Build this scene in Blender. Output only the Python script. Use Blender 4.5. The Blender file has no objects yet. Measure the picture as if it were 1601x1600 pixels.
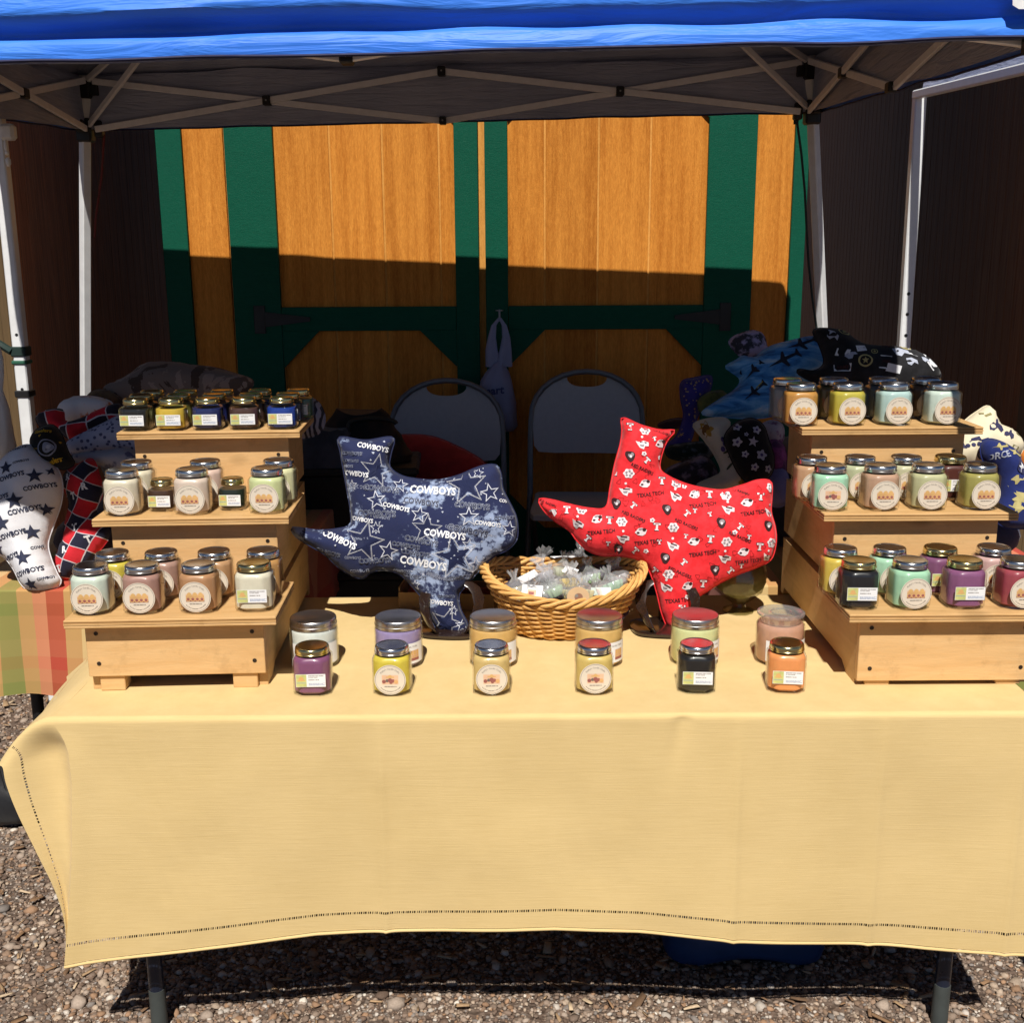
import bpy, bmesh, math, random
import numpy as np
from mathutils import Vector, Matrix, noise
from mathutils.geometry import delaunay_2d_cdt
random.seed(7); np.random.seed(7)
R = math.radians
sc = bpy.context.scene
col = sc.collection
# ------------------------------------------------------------------ camera
CAM_H, FPX, PITCH, ROLL = 1.58, 1750.0, R(13.2), R(0.35)
cF = Vector((0, math.cos(PITCH), -math.sin(PITCH)))
cU0 = Vector((0, math.sin(PITCH), math.cos(PITCH)))
cR0 = Vector((1, 0, 0))
cR = cR0 * math.cos(ROLL) - cU0 * math.sin(ROLL)
cU = cU0 * math.cos(ROLL) + cR0 * math.sin(ROLL)
cam = bpy.data.cameras.new('camera')
cam.sensor_width = 36; cam.sensor_fit = 'HORIZONTAL'
cam.lens = FPX / 1601 * 36
cam.clip_start = 0.05; cam.clip_end = 500
camo = bpy.data.objects.new('camera', cam); col.objects.link(camo)
m = Matrix((cR, cU, -cF)).transposed().to_4x4()
m.translation = Vector((0, 0, CAM_H)); camo.matrix_world = m
sc.camera = camo
# ------------------------------------------------------------------ light
SUN_EL, SUN_AZ = R(54), R(4)
w = bpy.data.worlds.new('World'); sc.world = w; w.use_nodes = True
nt = w.node_tree; nt.nodes.clear()
sky = nt.nodes.new('ShaderNodeTexSky'); sky.sky_type = 'NISHITA'; sky.sun_disc = False; sky.altitude = 2200; sky.air_density = .55; sky.dust_density = .1
sky.sun_elevation = SUN_EL; sky.sun_rotation = R(180) + SUN_AZ
bg = nt.nodes.new('ShaderNodeBackground'); bg.inputs[1].default_value = 0.05
wo = nt.nodes.new('ShaderNodeOutputWorld')
nt.links.new(sky.outputs[0], bg.inputs[0]); nt.links.new(bg.outputs[0], wo.inputs[0])
sl = bpy.data.lights.new('sun', 'SUN'); sl.energy = 5.0; sl.angle = R(0.53); sl.color = (1, .95, .87)
so = bpy.data.objects.new('sun', sl); col.objects.link(so)
sdir = Vector((math.sin(SUN_AZ) * math.cos(SUN_EL), math.cos(SUN_AZ) * math.cos(SUN_EL), -math.sin(SUN_EL)))
so.rotation_euler = sdir.to_track_quat('-Z', 'Y').to_euler(); so.location = (0, -3, 8)
vs = sc.view_settings
vs.view_transform = 'Standard'; vs.look = 'None'; vs.exposure = 0.16; vs.gamma = 1.0; vs.use_curve_mapping = False
sc.render.engine = 'CYCLES'
sc.cycles.use_denoising = True
sc.cycles.max_bounces = 8; sc.cycles.diffuse_bounces = 3; sc.cycles.transparent_max_bounces = 16
sc.cycles.caustics_reflective = False; sc.cycles.caustics_refractive = False
# ------------------------------------------------------------------ pixel helpers (photo pixels 1601x1600 -> places)
CO = Vector((0, 0, CAM_H))
def ray(px, py):
    return (cF + cR * ((px - 800.5) / FPX) + cU * (-(py - 800) / FPX))
def at(px, py, d):
    r = ray(px, py); return CO + r * (d / r.y)
def onz(px, py, z):
    r = ray(px, py); return CO + r * ((z - CAM_H) / r.z)
def onplane(px, py, p0, n):
    r = ray(px, py); return CO + r * ((p0 - CO).dot(n) / r.dot(n))
def xat(px, d, z):
    """world x of something at distance d, height z seen in column px"""
    Z = d * math.cos(PITCH) + (CAM_H - z) * math.sin(PITCH)
    return (px - 800.5) / FPX * Z + math.tan(ROLL) * 0
# ------------------------------------------------------------------ materials
MATS = {}
def _nodes(name):
    m = bpy.data.materials.new(name); m.use_nodes = True
    n = m.node_tree; n.nodes.clear()
    o = n.nodes.new('ShaderNodeOutputMaterial')
    return m, n, o
def c4(c): return (c[0], c[1], c[2], 1.0)
class NT:
    def __init__(s, name):
        s.m, s.t, s.o = _nodes(name)
    def n(s, typ, **kw):
        x = s.t.nodes.new('ShaderNode' + typ)
        for k, v in kw.items():
            if k.startswith('i_'): x.inputs[k[2:].replace('_', ' ')].default_value = v
            else: setattr(x, k, v)
        return x
    def l(s, a, b): s.t.links.new(a, b)
    def coord(s, scale=(1, 1, 1), rot=(0, 0, 0), kind='Object'):
        tc = s.n('TexCoord'); mp = s.n('Mapping')
        mp.inputs['Scale'].default_value = scale; mp.inputs['Rotation'].default_value = rot
        s.l(tc.outputs[kind], mp.inputs['Vector']); return mp.outputs[0]
    def noise(s, vec, scale, detail=4, rough=.55, dist=0):
        x = s.n('TexNoise'); x.inputs['Scale'].default_value = scale; x.inputs['Detail'].default_value = detail
        x.inputs['Roughness'].default_value = rough; x.inputs['Distortion'].default_value = dist
        s.l(vec, x.inputs['Vector']); return x.outputs['Fac']
    def ramp(s, fac, stops, interp='LINEAR'):
        x = s.n('ValToRGB'); x.color_ramp.interpolation = interp
        e = x.color_ramp.elements
        while len(e) < len(stops): e.new(0.5)
        for i, (p, c) in enumerate(stops): e[i].position = p; e[i].color = c4(c)
        s.l(fac, x.inputs['Fac']); return x.outputs['Color']
    def mix(s, fac, a, b, mode='MIX'):
        x = s.n('MixRGB', blend_type=mode)
        for sock, v in zip(x.inputs, (fac, a, b)):
            if hasattr(v, 'is_output'): s.l(v, sock)
            elif isinstance(v, (int, float)): sock.default_value = v
            else: sock.default_value = c4(v)
        return x.outputs[0]
    def bump(s, h, strength, dist=.002, normal=None):
        x = s.n('Bump'); x.inputs['Strength'].default_value = strength; x.inputs['Distance'].default_value = dist
        s.l(h, x.inputs['Height'])
        if normal is not None: s.l(normal, x.inputs['Normal'])
        return x.outputs[0]
    def bsdf(s, color, rough=.6, metal=0, spec=.4, coat=0, normal=None, sheen=0, sss=0, sssr=None):
        b = s.n('BsdfPrincipled')
        if hasattr(color, 'is_output'): s.l(color, b.inputs['Base Color'])
        else: b.inputs['Base Color'].default_value = c4(color)
        if hasattr(rough, 'is_output'): s.l(rough, b.inputs['Roughness'])
        else: b.inputs['Roughness'].default_value = rough
        b.inputs['Metallic'].default_value = metal
        b.inputs['Specular IOR Level'].default_value = spec
        b.inputs['Coat Weight'].default_value = coat; b.inputs['Coat Roughness'].default_value = .05
        b.inputs['Sheen Weight'].default_value = sheen
        if normal is not None: s.l(normal, b.inputs['Normal'])
        s.l(b.outputs[0], s.o.inputs[0]); return s.m
def plain(name, c, rough=.6, metal=0, spec=.4, var=.12, vs_=30, bump=0, bs=200, coat=0, sheen=0, stretch=(1, 1, 1)):
    if name in MATS: return MATS[name]
    t = NT(name); v = t.coord(stretch)
    f = t.noise(v, vs_, 5)
    lo = tuple(x * (1 - var) for x in c); hi = tuple(min(1, x * (1 + var)) for x in c)
    cc = t.ramp(f, [(.3, lo), (.7, hi)])
    nn = t.bump(t.noise(v, bs, 3), bump, .0015) if bump else None
    rr = t.ramp(f, [(.3, (rough * .85,) * 3), (.7, (min(1, rough * 1.15),) * 3)])
    MATS[name] = t.bsdf(cc, rr, metal, spec, coat, nn, sheen); return MATS[name]
def wood(name, a, b, grain=(9, 9, .7), gs=7, rough=.6, bump=.25, c=None, fine=120, rot=(0, 0, 0), speck=0, knots=0, spec=.2):
    if name in MATS: return MATS[name]
    t = NT(name)
    tc = t.n('TexCoord'); oi = t.n('ObjectInfo')
    ad = t.n('VectorMath', operation='ADD'); cx = t.n('CombineXYZ')
    mu = t.n('Math', operation='MULTIPLY'); mu.inputs[1].default_value = 37.0
    t.l(oi.outputs['Random'], mu.inputs[0])
    for i in range(3): t.l(mu.outputs[0], cx.inputs[i])
    t.l(tc.outputs['Object'], ad.inputs[0]); t.l(cx.outputs[0], ad.inputs[1])
    mp = t.n('Mapping'); mp.inputs['Scale'].default_value = grain; mp.inputs['Rotation'].default_value = rot
    t.l(ad.outputs[0], mp.inputs['Vector'])
    f1 = t.noise(mp.outputs[0], gs, 6, .6, 1.2)
    f2 = t.noise(mp.outputs[0], fine, 3, .7)
    c1 = t.ramp(f1, [(.32, a), (.5, tuple((x + y) / 2 for x, y in zip(a, b))), (.68, b)])
    c2 = t.mix(.35, c1, t.ramp(f2, [(.3, tuple(x * .75 for x in a)), (.75, tuple(min(1, x * 1.15) for x in b))]))
    hh = f2
    if speck:
        hs = t.n('HueSaturation'); mr = t.n('MapRange'); mr.inputs['To Min'].default_value = .84; mr.inputs['To Max'].default_value = 1.08; t.l(oi.outputs['Random'], mr.inputs['Value']); t.l(mr.outputs[0], hs.inputs['Value']); t.l(c2, hs.inputs['Color']); c2 = hs.outputs[0]
        mp2 = t.n('Mapping'); mp2.inputs['Scale'].default_value = (1, 1, .22); t.l(ad.outputs[0], mp2.inputs['Vector'])
        f3 = t.noise(mp2.outputs[0], 170, 4, .75); mp4 = t.n('Mapping'); mp4.inputs['Scale'].default_value = (1, 1, .05); t.l(ad.outputs[0], mp4.inputs['Vector']); f4 = t.noise(mp4.outputs[0], 26, 4, .6)
        c2 = t.mix(speck, c2, t.ramp(f3, [(.36, tuple(x * .55 for x in b)), (.5, tuple((x + y) / 2 for x, y in zip(a, b))), (.62, tuple(min(1, x * 1.45) for x in a))]))
        c2 = t.mix(speck * 1.3, c2, t.ramp(f4, [(.36, tuple(x * .85 for x in b)), (.62, tuple(min(1, x * 1.12) for x in a))]))
        sm_ = t.n('Math', operation='ADD'); t.l(f2, sm_.inputs[0]); t.l(f3, sm_.inputs[1]); hh = sm_.outputs[0]
    if knots:
        mp3 = t.n('Mapping'); mp3.inputs['Scale'].default_value = tuple(3.0 + (2.6 if g > 3 else 0) for g in grain); t.l(ad.outputs[0], mp3.inputs['Vector'])
        vo = t.n('TexVoronoi'); vo.inputs['Scale'].default_value = 1.5; t.l(mp3.outputs[0], vo.inputs['Vector'])
        c2 = t.mix(t.ramp(vo.outputs['Distance'], [(.07, (knots,) * 3), (.17, (0, 0, 0))]), c2, tuple(x * .38 for x in b))
        f5 = t.noise(ad.outputs[0], 14, 5, .7); c2 = t.mix(t.ramp(f5, [(.54, (0, 0, 0)), (.72, (.5, .5, .5))]), c2, tuple(x * .62 for x in b))
    nn = t.bump(hh, bump, .002)
    MATS[name] = t.bsdf(c2, rough, 0, spec, 0, nn); return MATS[name]
def gloss_shell(name, tint=(1, 1, 1), ior=1.45, rough=.02, base=.0, milk=0):
    if name in MATS: return MATS[name]
    t = NT(name)
    g = t.n('NewGeometry'); dt = t.n('VectorMath', operation='DOT_PRODUCT'); t.l(g.outputs['Normal'], dt.inputs[0]); t.l(g.outputs['Incoming'], dt.inputs[1])
    ab = t.n('Math', operation='ABSOLUTE'); t.l(dt.outputs['Value'], ab.inputs[0])
    om = t.n('Math', operation='SUBTRACT'); om.inputs[0].default_value = 1; t.l(ab.outputs[0], om.inputs[1])
    pw_ = t.n('Math', operation='POWER'); pw_.inputs[1].default_value = 4.5; t.l(om.outputs[0], pw_.inputs[0])
    ad = t.n('Math', operation='MULTIPLY_ADD'); ad.inputs[1].default_value = .75; ad.inputs[2].default_value = .035 + base; ad.use_clamp = True
    t.l(pw_.outputs[0], ad.inputs[0])
    tr = t.n('BsdfTransparent'); tr.inputs[0].default_value = c4(tint)
    gl = t.n('BsdfGlossy'); gl.inputs['Roughness'].default_value = rough
    mx = t.n('MixShader'); t.l(ad.outputs[0], mx.inputs[0]); t.l(tr.outputs[0], mx.inputs[1]); t.l(gl.outputs[0], mx.inputs[2])
    if milk:
        df = t.n('BsdfDiffuse'); df.inputs[0].default_value = (.85, .86, .88, 1); m2 = t.n('MixShader'); m2.inputs[0].default_value = milk
        t.l(mx.outputs[0], m2.inputs[1]); t.l(df.outputs[0], m2.inputs[2]); mx = m2
    t.l(mx.outputs[0], t.o.inputs[0]); MATS[name] = t.m; return t.m
def fabric(name, c, var=.1, weave=900, bump=.25, rough=.85, sheen=.15, c2=None, s2=6, detail=6, lo=.42, hi=.6):
    if name in MATS: return MATS[name]
    t = NT(name); v = t.coord()
    f = t.noise(v, s2, detail, .65)
    a = tuple(x * (1 - var) for x in c)
    cc = t.ramp(f, [(lo, a), (hi, c2 if c2 else tuple(min(1, x * (1 + var)) for x in c))])
    h = t.noise(v, weave, 2)
    h2 = t.noise(v, 22, 3)
    nn = t.bump(h2, .35, .006, t.bump(h, bump, .0008))
    MATS[name] = t.bsdf(cc, rough, 0, .2, 0, nn, sheen); return MATS[name]
# ------------------------------------------------------------------ mesh builder
class MB:
    def __init__(s): s.v, s.f, s.mi, s.sm = [], [], [], []
    def add(s, vs, fs, mi=0, smooth=False):
        o = len(s.v); s.v.extend([tuple(x) for x in vs])
        for f in fs: s.f.append([i + o for i in f]); s.mi.append(mi); s.sm.append(smooth)
        return s
    def box(s, lo, hi, mi=0, mat=None, bev=0):
        (a, b, c), (d, e, g) = lo, hi
        if bev:
            bm = bmesh.new()
            bmesh.ops.create_cube(bm, size=1)
            for v in bm.verts: v.co = Vector(((a + d) / 2 + v.co.x * (d - a), (b + e) / 2 + v.co.y * (e - b), (c + g) / 2 + v.co.z * (g - c)))
            bmesh.ops.bevel(bm, geom=bm.edges[:], offset=bev, segments=1, affect='EDGES', profile=.5)
            bm.verts.ensure_lookup_table()
            vs = [v.co.copy() for v in bm.verts]; fs = [[v.index for v in f.verts] for f in bm.faces]; bm.free()
        else:
            vs = [Vector(p) for p in ((a, b, c), (d, b, c), (d, e, c), (a, e, c), (a, b, g), (d, b, g), (d, e, g), (a, e, g))]
            fs = [(3, 2, 1, 0), (4, 5, 6, 7), (0, 1, 5, 4), (1, 2, 6, 5), (2, 3, 7, 6), (3, 0, 4, 7)]
        if mat is not None: vs = [mat @ p for p in vs]
        return s.add(vs, fs, mi)
    def bar(s, p, q, w, h, mi=0, up=(0, 0, 1), bev=0):
        p, q = Vector(p), Vector(q); z = (q - p); L = z.length; z.normalize()
        x = z.cross(Vector(up))
        if x.length < 1e-4: x = z.cross(Vector((0, 1, 0)))
        x.normalize(); y = x.cross(z)
        M = Matrix((x, y, z)).transposed().to_4x4(); M.translation = p
        return s.box((-w / 2, -h / 2, 0), (w / 2, h / 2, L), mi, M, bev)
    def tube(s, pts, r, n=8, mi=0, closed=False, cap=True):
        pts = [Vector(p) for p in pts]; N = len(pts); rings = []
        prev = None
        for i, p in enumerate(pts):
            if closed: t = pts[(i + 1) % N] - pts[i - 1]
            else: t = pts[min(i + 1, N - 1)] - pts[max(i - 1, 0)]
            t.normalize()
            if prev is None:
                x = t.cross(Vector((0, 0, 1)));
                if x.length < 1e-3: x = t.cross(Vector((0, 1, 0)))
            else: x = prev - t * prev.dot(t)
            x.normalize(); prev = x; y = t.cross(x)
            rr = r[i] if isinstance(r, (list, tuple)) else r
            rings.append([p + x * (rr * math.cos(2 * math.pi * k / n)) + y * (rr * math.sin(2 * math.pi * k / n)) for k in range(n)])
        vs = [v for g in rings for v in g]; fs = []
        for i in range(N if closed else N - 1):
            a, b = i * n, ((i + 1) % N) * n
            for k in range(n): fs.append((a + k, a + (k + 1) % n, b + (k + 1) % n, b + k))
        s.add(vs, fs, mi, True)
        if cap and not closed:
            s.add(rings[0], [list(range(n))[::-1]], mi); s.add(rings[-1], [list(range(n))], mi)
        return s
    def rings(s, rings, mi=0, cap0=True, cap1=True, smooth=True):
        n = len(rings[0]); vs = [v for g in rings for v in g]; fs = []
        for i in range(len(rings) - 1):
            a, b = i * n, (i + 1) * n
            for k in range(n): fs.append((a + k, a + (k + 1) % n, b + (k + 1) % n, b + k))
        if cap0: fs.append(list(range(n))[::-1])
        if cap1: fs.append([(len(rings) - 1) * n + k for k in range(n)])
        return s.add(vs, fs, mi, smooth)
    def lathe(s, prof, n=32, mi=0, c=(0, 0, 0), cap0=True, cap1=True):
        return s.rings([[(c[0] + r * math.cos(2 * math.pi * k / n), c[1] + r * math.sin(2 * math.pi * k / n), c[2] + z) for k in range(n)] for r, z in prof], mi, cap0, cap1)
    def grid(s, P, mi=0, smooth=True, skip=None, flip=False):
        nu, nv = len(P), len(P[0]); vs = [p for row in P for p in row]; fs = []
        for i in range(nu - 1):
            for j in range(nv - 1):
                if skip and skip(i, j): continue
                q = (i * nv + j, (i + 1) * nv + j, (i + 1) * nv + j + 1, i * nv + j + 1)
                fs.append(q[::-1] if flip else q)
        return s.add(vs, fs, mi, smooth)
    def poly(s, pts2, y, mi=0, flip=False):
        vs = [(p[0], y, p[1]) for p in pts2]
        return s.add(vs, [list(range(len(vs)))[::-1] if flip else list(range(len(vs)))], mi)
    def mesh(s, name, mats, sharp=35):
        me = bpy.data.meshes.new(name)
        me.from_pydata(s.v, [], s.f)
        for m_ in mats: me.materials.append(m_)
        me.polygons.foreach_set('material_index', s.mi)
        me.polygons.foreach_set('use_smooth', s.sm)
        me.update()
        if any(s.sm) and sharp: me.set_sharp_from_angle(angle=R(sharp))
        return me
def put(name, me, parent=None, loc=None, rot=None, label=None, cat=None, group=None, kind=None, mats=None):
    o = bpy.data.objects.new(name, me); col.objects.link(o)
    if parent is not None: o.parent = parent
    if loc is not None: o.location = loc
    if rot is not None: o.rotation_euler = rot
    if label: o['label'] = label
    if cat: o['category'] = cat
    if group: o['group'] = group
    if kind: o['kind'] = kind
    if mats:
        for i, m_ in enumerate(mats):
            o.material_slots[i].link = 'OBJECT'; o.material_slots[i].material = m_
    return o
def build(name, mb, mats, parent=None, sharp=35, **kw):
    if not isinstance(mats, (list, tuple)): mats = [mats]
    return put(name, mb.mesh(name, mats, sharp), parent, **kw)
def thing(name, label, cat, loc=(0, 0, 0), rotz=0, group=None):
    return put(name, None, None, loc, (0, 0, rotz), label, cat, group)
def sm(a, b, x):
    t = max(0, min(1, (x - a) / (b - a))); return t * t * (3 - 2 * t)
def nz(x, y=0, z=0): return noise.noise(Vector((x, y, z)))
def ground_z(d): return .2 * sm(2.75, 4.05, d)
# text as triangles, in its own plane (x right, y up), cached
_txt = {}
def text2d(s, bold=0.0, res=2):
    k = (s, bold, res)
    if k not in _txt:
        cu = bpy.data.curves.new('lettering', 'FONT'); cu.body = s; cu.size = 1.0; cu.offset = bold; cu.resolution_u = res
        cu.align_x = 'CENTER'; cu.align_y = 'CENTER'
        ob = bpy.data.objects.new('lettering', cu); col.objects.link(ob)
        dg = bpy.context.evaluated_depsgraph_get(); ev = ob.evaluated_get(dg); me = ev.to_mesh()
        vs = [(v.co.x, v.co.y) for v in me.vertices]; fs = [list(p.vertices) for p in me.polygons]
        ev.to_mesh_clear(); bpy.data.objects.remove(ob); bpy.data.curves.remove(cu)
        x0 = min(v[0] for v in vs); x1 = max(v[0] for v in vs); y0 = min(v[1] for v in vs); y1 = max(v[1] for v in vs)
        vs = [(v[0] - (x0 + x1) / 2, v[1] - (y0 + y1) / 2) for v in vs]
        _txt[k] = (vs, fs, x1 - x0, y1 - y0)
    return _txt[k]
def star2d(r, inner=.40, rot=0):
    return [((r if k % 2 == 0 else r * inner) * math.sin(math.pi * k / 5 + rot), (r if k % 2 == 0 else r * inner) * math.cos(math.pi * k / 5 + rot)) for k in range(10)]
def catmull(pts, n=6):
    out = []; N = len(pts)
    for i in range(N):
        p0, p1, p2, p3 = pts[i - 1], pts[i], pts[(i + 1) % N], pts[(i + 2) % N]
        for k in range(n):
            t = k / n
            out.append(tuple(.5 * ((2 * p1[j]) + (-p0[j] + p2[j]) * t + (2 * p0[j] - 5 * p1[j] + 4 * p2[j] - p3[j]) * t * t + (-p0[j] + 3 * p1[j] - 3 * p2[j] + p3[j]) * t ** 3) for j in (0, 1)))
    return out
# ================================================================== GROUND
def ground():
    t = NT('gravel_soil'); v = t.coord()
    f = t.noise(v, 9, 6, .6); vo = t.n('TexVoronoi'); vo.inputs['Scale'].default_value = 75; t.l(v, vo.inputs['Vector'])
    vc = t.ramp(vo.outputs['Color'], [(.1, (.07, .05, .04)), (.45, (.14, .105, .085)), (.8, (.22, .18, .15)), (1, (.34, .30, .26))])
    cc = t.mix(t.ramp(f, [(.35, (0, 0, 0)), (.7, (1, 1, 1))]), vc, (.13, .085, .06))
    t.bsdf(cc, .9, 0, .2, 0, t.bump(vo.outputs['Distance'], .8, .012))
    ys = [-60, -20, -5, 0, 1] + [1.2 + .1 * i for i in range(40)] + [5.5, 8, 20, 60, 140]
    xs = [-140, -40, -12, -5, -3] + [-2.5 + .25 * i for i in range(21)] + [3, 5, 12, 40, 140]
    b = MB(); b.grid([[(x, y, ground_z(y) + (.006 * nz(x * 4, y * 4) if abs(x) < 3 and 1 < y < 5 else 0)) for y in ys] for x in xs])
    build('ground', b, t.m, kind='structure', label='grey brown gravel yard under the market stall')
    rg = np.random.default_rng(3)
    # stones: jittered icosahedra, one joined mesh
    ph = (1 + 5 ** .5) / 2
    iv = np.array([(-1, ph, 0), (1, ph, 0), (-1, -ph, 0), (1, -ph, 0), (0, -1, ph), (0, 1, ph), (0, -1, -ph), (0, 1, -ph), (ph, 0, -1), (ph, 0, 1), (-ph, 0, -1), (-ph, 0, 1)], float)
    iv /= np.linalg.norm(iv[0])
    fi = np.array([(0, 11, 5), (0, 5, 1), (0, 1, 7), (0, 7, 10), (0, 10, 11), (1, 5, 9), (5, 11, 4), (11, 10, 2), (10, 7, 6), (7, 1, 8), (3, 9, 4), (3, 4, 2), (3, 2, 6), (3, 6, 8), (3, 8, 9), (4, 9, 5), (2, 4, 11), (6, 2, 10), (8, 6, 7), (9, 8, 1)])
    def scatter(n, x0, x1, y0, y1, s0, s1):
        P = np.stack([rg.uniform(x0, x1, n), rg.uniform(y0, y1, n)], 1)
        return P, np.clip(rg.lognormal(math.log(s0), .38, n), .003, s1)
    sets = [scatter(38000, -1.75, -.55, 1.6, 3.9, .0046, .016), scatter(32000, -1.0, 1.5, 1.75, 2.42, .0046, .016), scatter(9000, -2.4, 2.2, 1.3, 4.4, .0065, .02), scatter(420, -1.7, 1.3, 1.8, 3.2, .012, .022)]
    P = np.concatenate([s[0] for s in sets]); S = np.concatenate([s[1] for s in sets]); n = len(P)
    q = rg.normal(size=(n, 4)); q /= np.linalg.norm(q, axis=1)[:, None]
    a, b_, c, d = q.T
    RM = np.stack([1 - 2 * (c * c + d * d), 2 * (b_ * c - a * d), 2 * (b_ * d + a * c), 2 * (b_ * c + a * d), 1 - 2 * (b_ * b_ + d * d), 2 * (c * d - a * b_), 2 * (b_ * d - a * c), 2 * (c * d + a * b_), 1 - 2 * (b_ * b_ + c * c)], 1).reshape(n, 3, 3)
    an = rg.uniform(.55, 1.25, (n, 1, 3))
    V = iv[None] * rg.uniform(.62, 1.22, (n, 12, 1)) * an * S[:, None, None]
    V = np.einsum('nij,nkj->nki', RM, V); V[:, :, 2] *= .62
    gz = np.array([ground_z(y) for y in P[:, 1]])
    V[:, :, 0] += P[:, 0:1]; V[:, :, 1] += P[:, 1:2]; V[:, :, 2] += (gz + S * rg.uniform(.1, .55, n))[:, None]
    F = (fi[None] + (np.arange(n) * 12)[:, None, None]).reshape(-1, 3)
    pal = np.array([(.32, .24, .185), (.235, .17, .13), (.39, .31, .25), (.17, .115, .085), (.45, .35, .265), (.36, .22, .135), (.54, .48, .42), (.29, .195, .135), (.25, .22, .20), (.66, .60, .52)])
    C = pal[rg.choice(len(pal), n, p=[.17, .17, .13, .13, .1, .09, .06, .08, .05, .02])] * rg.uniform(.8, 1.15, (n, 1))
    def big(name, V, F, C, k, label):
        me = bpy.data.meshes.new(name); nv = len(V)
        me.vertices.add(nv); me.vertices.foreach_set('co', V.reshape(-1).astype(np.float32))
        nf, kk = F.shape
        me.loops.add(nf * kk); me.loops.foreach_set('vertex_index', F.reshape(-1).astype(np.int32))
        me.polygons.add(nf); me.polygons.foreach_set('loop_start', (np.arange(nf) * kk).astype(np.int32))
        me.update(calc_edges=True)
        at_ = me.attributes.new('tone', 'FLOAT_COLOR', 'POINT')
        cc = np.ones((nv, 4), np.float32); cc[:, :3] = np.repeat(C, k, 0); at_.data.foreach_set('color', cc.reshape(-1))
        t = NT(name); A = t.n('Attribute', attribute_name='tone')
        f = t.noise(t.coord(), 260, 3)
        t.bsdf(t.mix(.5, A.outputs['Color'], t.ramp(f, [(.3, (.5, .47, .43)), (.7, (1, 1, 1))]), 'MULTIPLY'), .85, 0, .25)
        me.materials.append(t.m)
        put(name, me, kind='stuff', label=label)
    big('gravel', V.reshape(-1, 3), F, C, 12, 'loose grey and brown gravel stones covering the yard')
    # wood chips
    n = 1500
    P, S = scatter(n, -1.8, 1.5, 1.6, 3.6, .012, .045)
    bx = np.array([(-1, -1, -1), (1, -.7, -1), (1, .8, -1), (-1, 1, -1), (-.8, -.8, 1), (.9, -.6, 1), (.8, .7, 1), (-.9, .8, 1)], float)
    V = bx[None] * np.stack([S, S * rg.uniform(.12, .42, n), S * rg.uniform(.04, .10, n)], 1)[:, None, :]
    V = V * rg.uniform(.8, 1.2, V.shape)
    th = rg.uniform(0, math.tau, n); ti = rg.normal(0, .16, n)
    x = V[:, :, 0] * np.cos(ti)[:, None] - V[:, :, 2] * np.sin(ti)[:, None]; z = V[:, :, 0] * np.sin(ti)[:, None] + V[:, :, 2] * np.cos(ti)[:, None]
    y = V[:, :, 1] + .25 * x * x / S[:, None] * rg.normal(0, 1, (n, 1))
    X = x * np.cos(th)[:, None] - y * np.sin(th)[:, None]; Y = x * np.sin(th)[:, None] + y * np.cos(th)[:, None]
    gz = np.array([ground_z(q_) for q_ in P[:, 1]])
    V = np.stack([X + P[:, 0:1], Y + P[:, 1:2], z + (gz + .008 + .006 * rg.uniform(0, 1, n))[:, None]], 2)
    fb = np.array([(3, 2, 1, 0), (4, 5, 6, 7), (0, 1, 5, 4), (1, 2, 6, 5), (2, 3, 7, 6), (3, 0, 4, 7)])
    F = (fb[None] + (np.arange(n) * 8)[:, None, None]).reshape(-1, 4)
    pal = np.array([(.42, .28, .16), (.30, .18, .10), (.55, .42, .28), (.20, .12, .07), (.48, .34, .22)])
    big('wood_chips', V.reshape(-1, 3), F, pal[rg.choice(5, n, p=[.28, .26, .14, .2, .12])] * rg.uniform(.8, 1.15, (n, 1)), 8, 'brown bark and wood chips scattered over the gravel')
ground()

# ================================================================== SHEDS
DW = 4.55
orange = wood('orange_stain', (.72, .295, .052), (.46, .135, .014), (15, 15, .7), 7, .6, .9, fine=60, speck=.30, spec=.12)
orange2 = wood('orange_stain_pale', (.74, .37, .095), (.60, .25, .045), (11, 11, 1.1), 5, .6, .6, fine=60, speck=.3, spec=.12)
green = wood('green_paint', (.005, .074, .044), (.007, .094, .056), (3, 3, 14), 8, .42, .7, fine=40, spec=.08)
iron = plain('black_iron', (.012, .012, .012), .5)
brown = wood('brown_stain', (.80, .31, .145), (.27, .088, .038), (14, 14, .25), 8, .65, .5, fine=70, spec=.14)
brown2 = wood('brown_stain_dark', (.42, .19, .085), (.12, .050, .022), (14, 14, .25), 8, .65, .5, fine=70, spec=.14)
tan = wood('tan_stain', (.15, .095, .045), (.10, .065, .032), (12, 12, 1), 6, .6, .4)
darkgap = plain('dark_backing', (.035, .018, .012), .9)
rust = plain('rust_trim', (.16, .03, .025), .7)

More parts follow.
